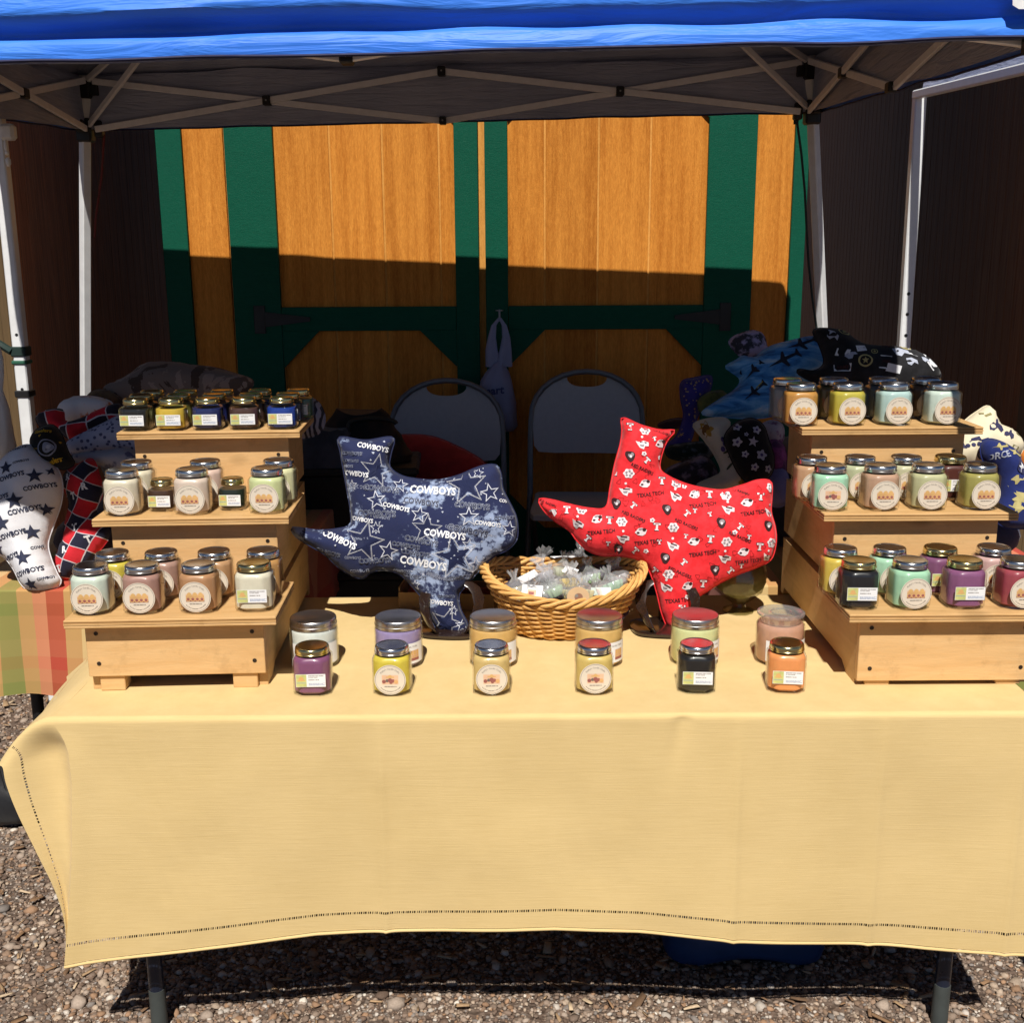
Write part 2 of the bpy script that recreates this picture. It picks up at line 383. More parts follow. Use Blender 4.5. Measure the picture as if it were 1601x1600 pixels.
def px2x(px): return at(px, 225, DW).x
def shed():
    X0, X1 = px2x(247), px2x(1263)
    zt, zb = 3.0, .12
    sh = thing('garden_shed', 'orange stained wooden shed with green trim and double doors behind the stall', 'shed', ((X0 + X1) / 2, DW, 0))
    cx = (X0 + X1) / 2
    def part(name, x0, x1, z0, z1, y0, th, m, par=None, bev=.002, pl=sh):
        b = MB(); b.box((x0 - cx, y0 - th, z0), (x1 - cx, y0, z1), bev=bev)
        return build(name, b, m, pl)
    # carcass behind the boards
    b = MB(); b.box((X0 - cx + .02, .03, zb), (X1 - cx - .02, 2.4, zt)); build('body', b, darkgap, sh)
    b = MB()
    W = (X1 - X0) / 2
    b.add([(-W - .1, -.15, zt), (W + .1, -.15, zt), (W + .1, 2.5, zt), (-W - .1, 2.5, zt), (0, -.15, zt + .8), (0, 2.5, zt + .8)], [(0, 1, 4), (1, 2, 5, 4), (2, 3, 5), (3, 0, 4, 5), (0, 3, 2, 1)])
    build('roof', b, plain('shingle_grey', (.08, .08, .08), .9), sh)
    rails = [px2x(p) for p in (247, 287, 355, 430, 710, 747, 757.5, 793, 1105, 1180, 1240, 1263)]
    # siding strips beside the doors
    part('siding_board', rails[1], rails[2] - .012, zb, zt, .0, .02, orange)
    part('siding_board', rails[2] - .009, rails[2] + .05, zb, zt, .0, .02, orange2)
    part('siding_board', rails[9] - .04, rails[10], zb, zt, .0, .02, orange)
    part('corner_trim', rails[0], rails[1], zb, zt, -.003, .032, green)
    part('corner_trim', rails[10], rails[11], zb, zt, -.003, .032, green)
    part('centre_strip', rails[5] - .002, rails[6] + .002, zb, zt, -.004, .016, orange2)
    zm0 = at(570, 516, DW).z; zm1 = at(570, 479, DW).z
    zlow = .45; ztop = at(570, 150, DW).z
    for side, (xa, xb, xc, xd, grooves) in enumerate(((rails[2], rails[3], rails[4], rails[5], (518, 600, 688)), (rails[9], rails[8], rails[7], rails[6], (1018, 937, 853)))):
        s = 1 if side == 0 else -1
        lo, hi = min(xa, xd), max(xa, xd)
        dr = MB(); dr.box((lo - cx + .002, -.014, zb), (hi - cx - .002, .0, zt)); door = build('door', dr, darkgap, sh)
        pl, ph_ = min(xb, xc), max(xb, xc)
        cuts = sorted([pl - .03] + [px2x(g) for g in grooves] + [ph_ + .03])
        for a, b2 in zip(cuts[:-1], cuts[1:]):
            part('door_board', a, b2 - .0078, zb, zt, -.014, .018, orange, pl=door, bev=.0012)
            part('groove_edge', b2 - .0077, b2 - .0001, zb, zt, -.014, .0148, orange2, pl=door, bev=.0004)
        part('door_stile', min(xa, xb), max(xa, xb), zb, zt, -.026, .026, green, pl=door)
        part('door_stile', min(xc, xd), max(xc, xd), zb, zt, -.026, .026, green, pl=door)
        part('door_rail', pl + .001, ph_ - .001, zm0, zm1, -.024, .026, green, pl=door)
        part('door_rail', pl + .001, ph_ - .001, zb, zlow, -.024, .026, green, pl=door)
        part('door_rail', pl + .001, ph_ - .001, ztop, zt, -.024, .026, green, pl=door)
        ch = .145
        for (xe, sx) in ((pl, 1), (ph_, -1)):
            for (ze, sz) in ((zm0, -1), (zlow, 1), (ztop, -1)):
                b = MB(); e = sx * .001
                c2 = ch if ze != ztop else .09
                tri = [(xe - cx + e, ze), (xe - cx + e + sx * c2, ze), (xe - cx + e, ze + sz * c2)]
                f0 = [(x, -.049, z) for x, z in tri]; f1 = [(x, -.026, z) for x, z in tri]
                o = (sx * sz) < 0
                b.add(f0 + f1, [(0, 1, 2) if o else (2, 1, 0), (5, 4, 3) if o else (3, 4, 5), (0, 3, 4, 1), (1, 4, 5, 2), (2, 5, 3, 0)])
                build('corner_brace', b, green, door)
        zh = (zm0 + zm1) / 2
        hx = xa + s * .10
        b = MB(); b.box((hx - cx - .022, -.058, zh - .055), (hx - cx + .022, -.0525, zh + .055), bev=.001)
        p = [(hx - cx + s * .022, zh - .03), (hx - cx + s * .2, zh - .008), (hx - cx + s * .2, zh + .008), (hx - cx + s * .022, zh + .03)]
        if s < 0: p = p[::-1]
        b.add([(x, -.0585, z) for x, z in p] + [(x, -.0525, z) for x, z in p], [(0, 1, 2, 3), (0, 4, 5, 1), (1, 5, 6, 2), (2, 6, 7, 3), (3, 7, 4, 0)])
        build('hinge', b, iron, door)
    hk = MB(); hx = xat(783, DW, 1.3) - cx; hz = at(783, 492, DW).z
    hk.tube([(hx, -.052, hz + .02), (hx, -.075, hz + .02), (hx, -.082, hz - .005), (hx, -.075, hz - .02), (hx, -.088, hz - .012)], .005, 8); hk.lathe([(.016, 0), (.016, .004)], 16, 0, (hx, -.055, hz + .018))
    build('coat_hook', hk, plain('steel_dull', (.35, .35, .36), .4, 1), sh)
    return sh
shed()
def side_shed(name, label, xw, y0, y1, sgn, m, gaps, tone, rz=0):
    """a neighbour whose long side wall runs away from us at x = xw; sgn: which way its body lies"""
    sh = thing(name, label, 'shed', (xw, y0, 0), rz)
    b = MB(); W = 2.4 * sgn
    b.box((min(.03 * sgn, W), .03, .1), (max(.03 * sgn, W), y1 - y0 - .03, 2.7)); build('body', b, darkgap, sh)
    b = MB(); b.box((min(-.15 * sgn, W + .2 * sgn), -.2, 2.7), (max(-.15 * sgn, W + .2 * sgn), y1 - y0 + .2, 2.84)); build('roof', b, plain('shingle_grey', (.08, .08, .08), .9), sh)
    y = .085; n = 0
    while y < y1 - y0 - .05:
        wd = .098 + .004 * math.sin(n * 2.1)
        b = MB(); b.box((min(0, .028 * sgn), y, .1), (max(0, .028 * sgn), y + wd - .003, 2.7), bev=.002); build('siding_board', b, m, sh)
        y += wd; n += 1
    b = MB(); b.box((min(-.018 * sgn, .012 * sgn), -.012, .1), (max(-.018 * sgn, .012 * sgn), .08, 2.7), bev=.003); build('corner_trim', b, tone, sh)
    x = .015
    while x < 2.3:
        b = MB(); a, c = x * sgn, (x + .19) * sgn
        b.box((min(a, c), 0, .1), (max(a, c), .028, 2.7), bev=.002); build('front_board', b, tan, sh)
        x += .198
    return sh
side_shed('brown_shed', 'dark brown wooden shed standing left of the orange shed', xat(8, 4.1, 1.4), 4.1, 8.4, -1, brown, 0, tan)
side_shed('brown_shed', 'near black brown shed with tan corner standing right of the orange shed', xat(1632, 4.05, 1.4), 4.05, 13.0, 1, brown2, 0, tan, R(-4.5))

# ================================================================== CANOPY
blue = NT('blue_canopy'); v = blue.coord()
f = blue.noise(v, 3, 5)
cc = blue.ramp(f, [(.3, (.034, .185, .78)), (.7, (.048, .235, .86))])
h1 = blue.noise(blue.coord((1.1, 1.1, 9)), 3.2, 4, .5, 1.2); h2 = blue.noise(v, 60, 3)
blue = blue.bsdf(cc, .5, 0, .35, 0, blue.bump(h1, .26, .04, blue.bump(h2, .05, .003)), .1)
lin = NT('canopy_lining'); v = lin.coord()
lin_c = lin.ramp(lin.noise(v, 4, 4), [(.3, (.29, .325, .46)), (.7, (.41, .44, .57))])
lining = lin.bsdf(lin_c, .6, 0, .3, 0, lin.bump(lin.noise(lin.coord((1.5, 1.5, 14)), 4, 4, .6, .6), .5, .03))
white_metal = plain('white_enamel', (.74, .75, .76), .35, 0, .5, .05)
grey_bar = plain('grey_bar', (.80, .80, .84), .5, 0, .4, .06)
black_pl = plain('black_plastic', (.012, .012, .013), .45)
navy_edge = plain('navy_binding', (.012, .014, .06), .7)

A = at(140, 202, 4.05); Bp = at(1262, 174, 3.94)
AF0 = at(-60, 111, 2.12); BF0 = at(1640, 64, 2.09)
zA, zB, zAF, zBF = A.z, Bp.z, AF0.z, BF0.z
AF = Vector((A.x - .06, 2.12, zAF)); BF = Vector((Bp.x - .06, 2.09, zBF))
def corner(u, v_):  # u 0 left..1 right, v 0 front..1 back -> eave-bottom point
    lo = AF.lerp(BF, u); hi = A.lerp(Bp, u); return lo.lerp(hi, v_)
def canopy():
    root = thing('canopy_tent', 'blue pop-up canopy with white legs sheltering the stall', 'canopy tent', tuple(corner(.5, .5).xy) + (0,))
    off = Vector((root.location.x, root.location.y, 0))
    ctr = corner(.5, .5)
    peak = ctr.copy(); peak.z = ctr.z + .2 + .62
    PROF = [(.0, .195), (.010, .17), (.018, .135), (.025, .10), (.030, .082), (.032, .073), (.026, .066), (.008, .058), (-.008, .051), (-.014, .046), (-.013, .040), (-.002, .036), (.008, .031), (.012, .024), (.012, .012), (.010, .0)]
    def side(c0, c1, N, inset=0.0, sgn=1):
        rows = []
        ext = .02
        for i in range(N + 1):
            s = i / N
            base = c0.lerp(c1, s)
            outw = Vector((base.x - ctr.x, base.y - ctr.y, 0))
            # edge normal
            e = (c1 - c0).normalized(); nn = Vector((e.y, -e.x, 0)); nn.normalize()
            if nn.dot(outw) < 0: nn = -nn
            row = []
            for k in range(9):  # roof slope
                t = k / 8
                mt_ = min(s, 1 - s) < 1e-6
                dv = Vector((base.x - ctr.x, base.y - ctr.y, 0)); dv.normalize()
                eb = base + Vector((0, 0, .195 - inset * 2)) + (dv * ext * 1.41 if mt_ else nn * ext) + (base - ctr) * .015
                sag = -.05 * math.sin(math.pi * t) * math.sin(math.pi * s)
                q = Vector((peak.x, peak.y, peak.z - inset * 2)).lerp(eb, t); q.z += sag * (0 if mt_ else 1)
                row.append(q)
            for (o, z) in PROF[1:]:
                tgt = .85 + .55 * nz(base.x * 1.7, base.y * 1.7, 3.3) + .35 * nz(base.x * 6, base.y * 6, 9.1)
                oo = ext + o * (tgt if z > .02 else 1)
                if inset: oo = ext - .024
                zz = z * (1 + .10 * nz(base.x * 3, base.y * 3, z * 9)) + .006 * nz(base.x * 5, base.y * 5, z * 30)
                mit = min(s, 1 - s)
                q = base + Vector((0, 0, zz)) + (base - ctr) * .015 + nn * oo
                # mitre at the corners
                if mit < 1e-6:
                    d = Vector((base.x - ctr.x, base.y - ctr.y, 0)); d.normalize(); q = base + Vector((0, 0, z)) + (base - ctr) * .015 + d * oo * 1.41
                row.append(q)
            rows.append([p - off for p in row])
        return rows
    cs = [AF, BF, Bp, A]
    b = MB(); l = MB(); hem = MB()
    for i in range(4):
        c0, c1 = cs[i], cs[(i + 1) % 4]
        g = side(c0, c1, 60); b.grid(g, flip=False)
        g2 = side(c0, c1, 40, .006); l.grid(g2, flip=True)
        hem.tube([r[-1] for r in g], .003, 5)
    build('roof', b, blue, root, sharp=60); build('roof_lining', l, lining, root, sharp=60); build('hem_binding', hem, navy_edge, root)
    # legs
    cl = list(zip(cs, ((-1, -1), (1, -1), (1, 1), (-1, 1))))
    tops = []
    for c, (sx, sy) in cl:
        top = c + Vector((0, 0, .175)) - off
        foot = Vector((c.x + sx * .27 - off.x, c.y + sy * .25 - off.y, 0))
        foot.z = ground_z(foot.y + off.y)
        k = (top.z - foot.z)
        b = MB(); b.bar(top, foot, .032, .032, bev=.004)
        leg = build('leg', b, white_metal, root)
        b = MB()
        for q in range(5):
            p = top.lerp(foot, .5 + .08 * q); b.tube([p + Vector((0, -.0155, 0)), p + Vector((0, -.0168, 0))], .0045, 8)
        build('adjuster_hole', b, black_pl, leg)
        b = MB(); b.box((foot.x - .045, foot.y - .045, foot.z - .002), (foot.x + .045, foot.y + .045, foot.z + .006)); build('foot_plate', b, white_metal, leg)
        b = MB(); p = top.lerp(foot, .165 / k); b.box((p.x - .026, p.y - .026, p.z - .05), (p.x + .026, p.y + .026, p.z + .028), bev=.006)
        b.box((p.x - sx * .05 - .014, p.y - .02, p.z - .035), (p.x - sx * .05 + .014, p.y + .012, p.z + .02), bev=.004)
        b.box((p.x - .014, p.y - sy * .05 - .012, p.z - .02), (p.x + .014, p.y - sy * .05 + .012, p.z + .02), bev=.004); build('slider_bracket', b, black_pl, leg)
        b = MB(); p = top.lerp(foot, .045 / k); b.box((p.x - .023, p.y - .023, p.z - .03), (p.x + .023, p.y + .023, p.z + .03), bev=.006)
        b.box((p.x - sx * .034 - .012, p.y - .018, p.z - .02), (p.x - sx * .034 + .012, p.y + .01, p.z + .015), bev=.003); build('corner_bracket', b, black_pl, leg)
        tops.append((top, top.lerp(foot, .175 / k), top.lerp(foot, .02 / k)))
    # scissor trusses on four sides
    for i in range(4):
        (t0, lo0, hi0), (t1, lo1, hi1) = tops[i], tops[(i + 1) % 4]
        d = (t1 - t0); d.z = 0; d.normalize(); nn = Vector((d.y, -d.x, 0))
        wn_ = nn * -.016
        lo0, hi0 = lo0 + d * .045, hi0 + d * .03; lo1, hi1 = lo1 - d * .045, hi1 - d * .03
        ml = (lo0 + lo1) / 2; mh = (hi0 + hi1) / 2
        for (p, q, o) in ((hi0, ml, -.010), (lo0, mh, -.022), (hi1, ml, -.010), (lo1, mh, -.022)):
            b = MB(); b.bar(p + nn * o, q + nn * o, .011, .021, up=(0, 0, 1), bev=.002); build('truss_bar', b, grey_bar, root)
        for p, sz in ((ml, .013), (mh, .015), ((hi0 + ml) / 2, .015), ((hi1 + ml) / 2, .015)):
            p = p + wn_; b = MB(); b.box((p.x - sz * .9, p.y - sz * 1.3, p.z - sz), (p.x + sz * .9, p.y + sz * 1.3, p.z + sz), bev=.003)
            b.tube([p - Vector((0, sz * 1.3 + .003, 0)), p - Vector((0, sz * 1.3 - .001, 0))], .003, 8, 1); build('pivot', b, [black_pl, plain('steel_dull', (.35, .35, .36), .4, 1)], root)
    pk = peak - off
    for t, lo, hi in tops:
        mid = hi.lerp(pk - Vector((0, 0, .12)), .45)
        b = MB(); b.bar(hi, pk - Vector((0, 0, .12)), .012, .02, bev=.002); build('roof_rafter', b, grey_bar, root)
        b = MB(); b.bar(lo, mid, .012, .02, bev=.002); build('roof_strut', b, grey_bar, root)
    b = MB(); b.box((pk.x - .04, pk.y - .04, pk.z - .18), (pk.x + .04, pk.y + .04, pk.z - .03), bev=.01); build('peak_hub', b, black_pl, root)
    # printed white care patch on the front valance, right end
    pc = at(1595, -14, 1.955); 
    b = MB(); P = []
    def vpt(px, py, o):
        q = at(px, py, 2.06)
        u = (q.x - AF.x) / (BF.x - AF.x); base = corner(u, 0)
        e = (BF - AF).normalized(); nn = Vector((e.y, -e.x, 0))
        return base + nn * (.052 + o) + Vector((0, 0, q.z - base.z)) + (base - ctr) * .015 - off
    xs = [1555 + 75 * i / 8 for i in range(9)]
    b.grid([[vpt(x, y + (6 if (x < 1558 and y > 10) else 0) * -1, 0) for y in (20, 8, -8, -30)] for x in xs], flip=True)
    for (x0, x1, y) in ((1562, 1612, 3.2), (1588, 1615, 10)):
        k = x0
        while k < x1:
            l_ = random.uniform(1.2, 3.2); b.add([vpt(k, y + 1.2, .001), vpt(k + l_, y + 1.2, .001), vpt(k + l_, y - 1.2, .001), vpt(k, y - 1.2, .001)], [(0, 1, 2, 3)], 1); k += l_ + random.choice((.5, .5, 1.6))
    build('care_patch', b, [plain('white_vinyl', (.8, .8, .8), .4), plain('grey_print', (.35, .36, .38), .6)], root)
    # loose straps by the back legs
    b = MB(); p = at(163, 210, A.y + .02) - off; q = at(148, 372, A.y + .07) - off
    b.tube([p, p.lerp(q, .4) + Vector((.004, 0, 0)), p.lerp(q, .8) - Vector((.003, 0, 0)), q], .0035, 6); build('cord', b, plain('red_cord', (.16, .025, .018), .8), root)
    b = MB(); p = at(1245, 182, Bp.y + .03) - off; q = at(1277, 520, Bp.y + .10) - off
    b.tube([p.lerp(q, k / 6) + Vector((.006 * math.sin(k * 1.1), 0, 0)) for k in range(7)], .004, 6); b.bar(p + Vector((0, 0, .02)), p - Vector((0, 0, .025)), .016, .006); build('cord', b, plain('dark_cord', (.02, .03, .028), .8), root)
canopy()

# neighbouring tent frames
def side_frames():
    r = thing('neighbour_tent_frame', 'white tent leg bound with black and green straps at the left edge', 'tent frame', tuple(at(48, 690, 3.5).xy) + (0,))
    o = Vector((r.location.x, r.location.y, 0))
    p = at(-8, 150, 3.5) - o; q = at(47, 690, 3.5) - o; d = (q - p) / (q.z - p.z); q2 = q + d * (ground_z(3.5) - q.z)
    b = MB(); b.bar(p, q2, .038, .038, bev=.004); leg = build('leg', b, white_metal, r)
    for (py, m_, h) in ((615, black_pl, .022), (566, plain('green_strap', (.02, .10, .06), .7), .012), (549, plain('dark_green_strap', (.012, .03, .025), .8), .03)):
        t = at(24 + (py - 450) * .1, py, 3.5) - o; c = p + d * (t.z - p.z)
        b = MB(); b.box((c.x - .024, c.y - .024, c.z - h / 2), (c.x + .024, c.y + .024, c.z + h / 2), bev=.003)
        if h == .03: b.tube([c + Vector((-.02, -.02, .0)), c + Vector((-.07, -.01, .03)), c + Vector((-.13, 0, .035))], .012, 6)
        build('strap', b, m_, leg)
    b = MB()
    for y in (523, 608):
        t = at(20, y, 3.5) - o; c = p + d * (t.z - p.z); b.tube([c - Vector((0, .0185, 0)), c - Vector((0, .0196, 0))], .005, 8)
    build('adjuster_hole', b, black_pl, leg)
    b = MB(); c = at(13, 208, 3.42) - o; b.box((c.x - .022, c.y - .015, c.z - .02), (c.x + .02, c.y + .02, c.z + .026), bev=.008)
    for (px, py, rr, hh) in ((9, 228, .005, .034), (11, 239, .006, .012), (13, 253, .0075, .026)):
        e = at(px, py, 3.41) - o; b.lathe([(rr * .5, -hh / 2), (rr, -hh * .2), (rr, hh * .25), (rr * .4, hh / 2)], 10, 0, tuple(e))
    build('toggle_cord', b, plain('white_plastic', (.75, .74, .72), .35), r)
    r = thing('neighbour_tent_frame', 'white tent leg with a roof rail running forward at the right', 'tent frame', tuple(at(1410, 545, 3.85).xy) + (0,))
    o = Vector((r.location.x, r.location.y, 0))
    p = at(1438, 147, 3.85) - o; q = at(1412, 545, 3.85) - o; d = (q - p) / (q.z - p.z); q2 = q + d * (ground_z(3.85) - q.z)
    b = MB(); b.bar(p, q2, .037, .037, bev=.004); leg = build('leg', b, white_metal, r)
    b = MB()
    for y in (459, 491, 524):
        t = at(1418, y, 3.85) - o; c = p + d * (t.z - p.z); b.tube([c - Vector((0, .0180, 0)), c - Vector((0, .0192, 0))], .006, 8)
    build('adjuster_hole', b, black_pl, leg)
    s = at(1432, 148, 3.85) - o; e = at(1612, 105, 3.0) - o
    b = MB(); b.bar(s, e, .027, .027, bev=.004); build('roof_rail', b, white_metal, r)
    b = MB(); up = Vector((0, 0, .075))
    b.grid([[s + Vector((.02, 0, .02)), s + Vector((.03, 0, .02)) + up], [s.lerp(e, .5) + Vector((.02, 0, .012)), s.lerp(e, .5) + Vector((.03, 0, .02)) + up], [e + Vector((.02, 0, .02)), e + Vector((.03, 0, .02)) + up]])
    build('roof_edge', b, lining, r)
side_frames()
# ================================================================== TABLES AND CLOTHS
TZ = .74
TX0, TX1, TY0, TY1 = -.852, .985, 1.93, 2.665
blue_black = plain('navy_tube', (.018, .024, .045), .3, .3, .5)
grey_cap = plain('grey_foot_cap', (.055, .063, .06), .6)
ply = wood('table_board', (.45, .42, .36), (.36, .33, .28))
def folding_table(label, x0, x1, y0, y1, legs, mleg=blue_black):
    t = thing('folding_table', label, 'table', ((x0 + x1) / 2, (y0 + y1) / 2, 0)); cx, cy = (x0 + x1) / 2, (y0 + y1) / 2
    b = MB(); b.box((x0 - cx, y0 - cy, TZ - .045), (x1 - cx, y1 - cy, TZ - .006), bev=.008); build('tabletop', b, ply, t)
    for (px, py) in legs:
        g = ground_z(py)
        b = MB(); b.tube([(px - cx, py - cy, TZ - .045), (px - cx, py - cy, g + .09)], .0155, 12); lg = build('leg', b, mleg, t)
        b = MB(); b.tube([(px - cx, py - cy, g + .095), (px - cx, py - cy, g)], [.017, .017], 12); build('foot_cap', b, grey_cap, lg)
    for xx in sorted({p[0] for p in legs}):
        ys = [p[1] for p in legs if p[0] == xx]
        if len(ys) == 2:
            b = MB(); b.tube([(xx - cx, ys[0] - cy, .42), (xx - cx, ys[1] - cy, .42)], .011, 8); build('crossbar', b, mleg, t)
    return t
lx0, lx1 = xat(243, 2.03, .05), xat(1466, 2.03, .05)
folding_table('folding table with dark blue legs under the yellow tablecloth', TX0 + .01, TX1 - .01, TY0 + .01, TY1 - .01, ((lx0, 2.03), (lx1, 2.03), (lx0, 2.56), (lx1, 2.56)))
# --- yellow cloth
t = NT('yellow_linen'); v = t.coord()
n1 = t.noise(t.coord((3, 3, 220)), 4, 5, .7); n2 = t.noise(v, 5, 4)
cc = t.ramp(n2, [(.3, (.645, .475, .215)), (.7, (.715, .535, .255))])
n3 = t.noise(t.coord((2, 2, 60)), 9, 4, .75); cc = t.mix(.15, cc, t.ramp(n3, [(.34, (.52, .36, .13)), (.5, (.68, .495, .215)), (.66, (.82, .62, .31))])); cc = t.mix(.20, cc, t.ramp(n1, [(.32, (.53, .37, .14)), (.7, (.78, .57, .28))]))
wv = t.noise(v, 900, 2); big = t.noise(t.coord((1, 1, .5)), 3.2, 3, .5, .4)
cloth_mat = t.bsdf(cc, .82, 0, .2, 0, t.bump(big, .22, .05, t.bump(n1, .35, .0015, t.bump(wv, .2, .0006))), .12)
def cloth():
    rt = thing('tablecloth', 'plain yellow linen tablecloth with hemstitched edge on the front table', 'tablecloth', ((TX0 + TX1) / 2, (TY0 + TY1) / 2, TZ))
    o = Vector(rt.location)
    # hem bottom height along x, read from the photograph
    px = [(103, 1513), (300, 1492), (500, 1468), (700, 1458), (870, 1453), (1000, 1458), (1150, 1472), (1300, 1483), (1450, 1492), (1640, 1497)]
    XS, ZS = [], []
    for a, b_ in px:
        q = at(a, b_, TY0 - .012); XS.append(q.x); ZS.append(q.z)
    def zb(x): return float(np.interp(x, XS, ZS))
    FL = [at(80, 1126, TY0), at(97, 1150, TY0), at(108, 1170, TY0), at(115, 1220, TY0), at(115, 1330, TY0 - .005), at(110, 1420, TY0 - .009), at(103, 1513, TY0 - .012)]
    def xl(z): return float(np.interp(-z, [-p.z for p in FL], [p.x for p in FL]))
    XCR = [xat(q, TY0, .5) for q in (596, 1146, 1368, 1582)]
    def wave(x, k):
        diag = .0035 * math.sin((x * 9 + k * 4.5)) * max(0, nz(x * 1.7, k * 1.2, 8)) * min(1, k * 6) + .0028 * nz(x * 3.4 + k, k * 3.1, 12) * min(1, k * 6)
        w_ = (.008 * math.sin(x * 5.2 + .6) + .005 * math.sin(x * 12.3 + 2) + .012 * nz(x * 2.3, 4.2) + .004 * nz(x * 7, k * 2.5, 2)) * k ** 1.2
        return w_ + diag + sum(.0052 * math.exp(-abs(x - c) / .009) * min(1, k * 4) for c in XCR)
    X1 = TX1 + .004
    def front(u, s):  # u 0..1 across, s 0..1 down the drop
        x0 = TX0 + (X1 - TX0) * u
        H = TZ - zb(x0); drop = s * H; z = TZ - drop
        xa = xl(z); x = xa + (X1 - xa) * u
        r = .010
        y = TY0 - .002 - wave(x, s) - .010 * s
        if drop < r:
            k = drop / r; a = k * math.pi / 2
            y = TY0 + r - .002 - math.sin(a) * r; z = TZ - r * (1 - math.cos(a))
        # crease pinched near the middle of the front edge
        xc = xat(1068, TY0, TZ) - .10 * s; y += .007 * math.exp(-((x - xc) / .016) ** 2) * max(0, 1 - s * 3.2) * min(1, s * 40)
        y -= .005 * math.exp(-((x - xl(z)) / .03) ** 2) * sm(.03, .2, s)
        return Vector((x, y, z))
    b = MB(); NX = 320
    us = [i / NX for i in range(NX + 1)]
    SB = 1 - .044 / .43; SC = SB + .0048 / .43
    rows = [0, .005, .010, .015, .020, .026, .04, .06, .09, .13, .18, .25, .33, .42, .51, .60, .69, .78, SB]
    b.grid([[front(u, s) - o for s in rows] for u in us])
    # hemstitch band with real holes
    NB = 430
    def holed(P0, P1, n):
        for i in range(n):
            a0 = i / n; a1 = (i + .50 + .16 * math.sin(i * 3.7) + .1 * math.sin(i * .61)) / n
            b.add([P0(a0), P1(a0), P1(a1), P0(a1)], [(0, 1, 2, 3)])
    holed(lambda a: front(a, SB) - o, lambda a: front(a, SC) - o, NB)
    b.grid([[front(u, s) - o for s in (SC, SC + .02, SC + .045, 1 - .016)] for u in us])
    def roll(u, k):
        p = front(u, 1 - .014); return p + Vector((0, -.0028 * math.sin(k * math.pi), -(.007) * k))
    b.grid([[roll(u, k) - o for k in (0, .25, .5, .75, 1)] for u in us])
    # top surface
    def topz(x, y):
        return TZ + (.0012 * nz(x * 6, y * 6) + .0018 * max(0, nz(x * 2.0 + 5, y * 9))) * sm(TY0 + .01, TY0 + .12, y)
    ys = [TY0 + .008 + (TY1 - .01 - TY0 - .008) * i / 26 for i in range(27)]
    b.grid([[Vector((x, y, topz(x, y) if i else TZ)) - o for i, y in enumerate(ys)] for x in [TX0 + (X1 - TX0) * i / 80 for i in range(81)]], flip=True)
    # back drop
    b.grid([[Vector((x, TY1 - .01 + min(.012, s * .3), TZ - max(0, s - .01))) - o for s in (0, .01, .03, .1, .2, .3)] for x in [TX0 + (X1 - TX0) * u for u in us]], flip=True)
    # left overhang: a stiff flap sloping out and down, then turning round the front corner
    def hemline(y):
        p, q = at(4, 1192, 1.965), at(109, 1060, 2.40); return p.lerp(q, (y - p.y) / (q.y - p.y)) * 1.0 if y < 2.4 else Vector((q.x - .01, y, q.z))
    def over(y, s):
        e = Vector((TX0, y, TZ)); h_ = hemline(y); h_.y = y
        c = Vector((TX0 - .055, y, TZ - .004)); p = e * (1 - s) ** 2 + c * (2 * s * (1 - s)) + h_ * s * s
        p.z += .004 * math.sin(y * 17) * s
        return p
    y0 = TY0 + .008
    yy = [y0] + ys[1:]
    ss = [0, .06, .12, .2, .3, .42, .55, .68, .735]
    b.grid([[over(y, s) - o for s in ss] for y in yy])
    holed(lambda a: over(yy[0] + (yy[-1] - yy[0]) * a, .735) - o, lambda a: over(yy[0] + (yy[-1] - yy[0]) * a, .765) - o, 150)
    b.grid([[over(y, s) - o for s in (.765, .85, .95, 1)] for y in yy])
    E = [hemline(y0), at(4, 1203, 1.925), at(9, 1228, 1.918), at(27, 1270, 1.918), at(58, 1330, 1.922), at(88, 1392, 1.93), at(103, 1450, 1.935), at(104, 1512, 1.926)]
    E[0].y = y0
    def along(P, t):
        t = min(max(t, 0), 1) * (len(P) - 1); i = min(int(t), len(P) - 2); u = t - i
        p0, p1, p2, p3 = P[max(i - 1, 0)], P[i], P[i + 1], P[min(i + 2, len(P) - 1)]
        return .5 * ((2 * p1) + (p2 - p0) * u + (2 * p0 - 5 * p1 + 4 * p2 - p3) * u * u + (3 * p1 - p0 - 3 * p2 + p3) * u ** 3)
    def flap(t, s):
        f_, e = front(0, t), along(E, t ** .8)
        p = f_.lerp(e, s); wd = (e - f_).length
        p.y += .75 * wd * (s * (1 - s)) * (1 - s) * 2.0 * sm(.02, .16, t)                  # valley behind the front fold
        p.y += .006 * math.sin(s * 8 + t * 5) * s * sm(.05, .3, t)
        lin_ = front(0, 0).lerp(E[0], s)
        p += (over(y0, s) - lin_) * (1 - sm(0, .30, t))
        return p
    ts = [(i / 50) ** 1.25 for i in range(51)]
    b.grid([[flap(t, s) - o for s in [0, .03, .07, .12, .18, .25, .33, .42, .52, .62, .70, .735]] for t in ts], flip=True)
    holed(lambda a: flap(.02 + a * .75, .735) - o, lambda a: flap(.02 + a * .75, .765) - o, 60)
    b.grid([[flap(t, s) - o for s in [.735, .765]] for t in [0, .01, .02]], flip=True); b.grid([[flap(t, s) - o for s in [.735, .765]] for t in [.77, .85, .92, 1]], flip=True)
    b.grid([[flap(t, s) - o for s in [.765, .84, .92, 1]] for t in ts], flip=True)
    # right overhang beyond the frame
    def rover(y, s): return Vector((TX1 + .004 + .03 * s + .012 * math.sin(y * 14) * s, y, TZ - .19 * s))
    b.grid([[rover(y, s) - o for s in (0, .1, .3, .6, 1)] for y in yy], flip=True)
    build('cloth', b, cloth_mat, rt, sharp=80)
cloth()
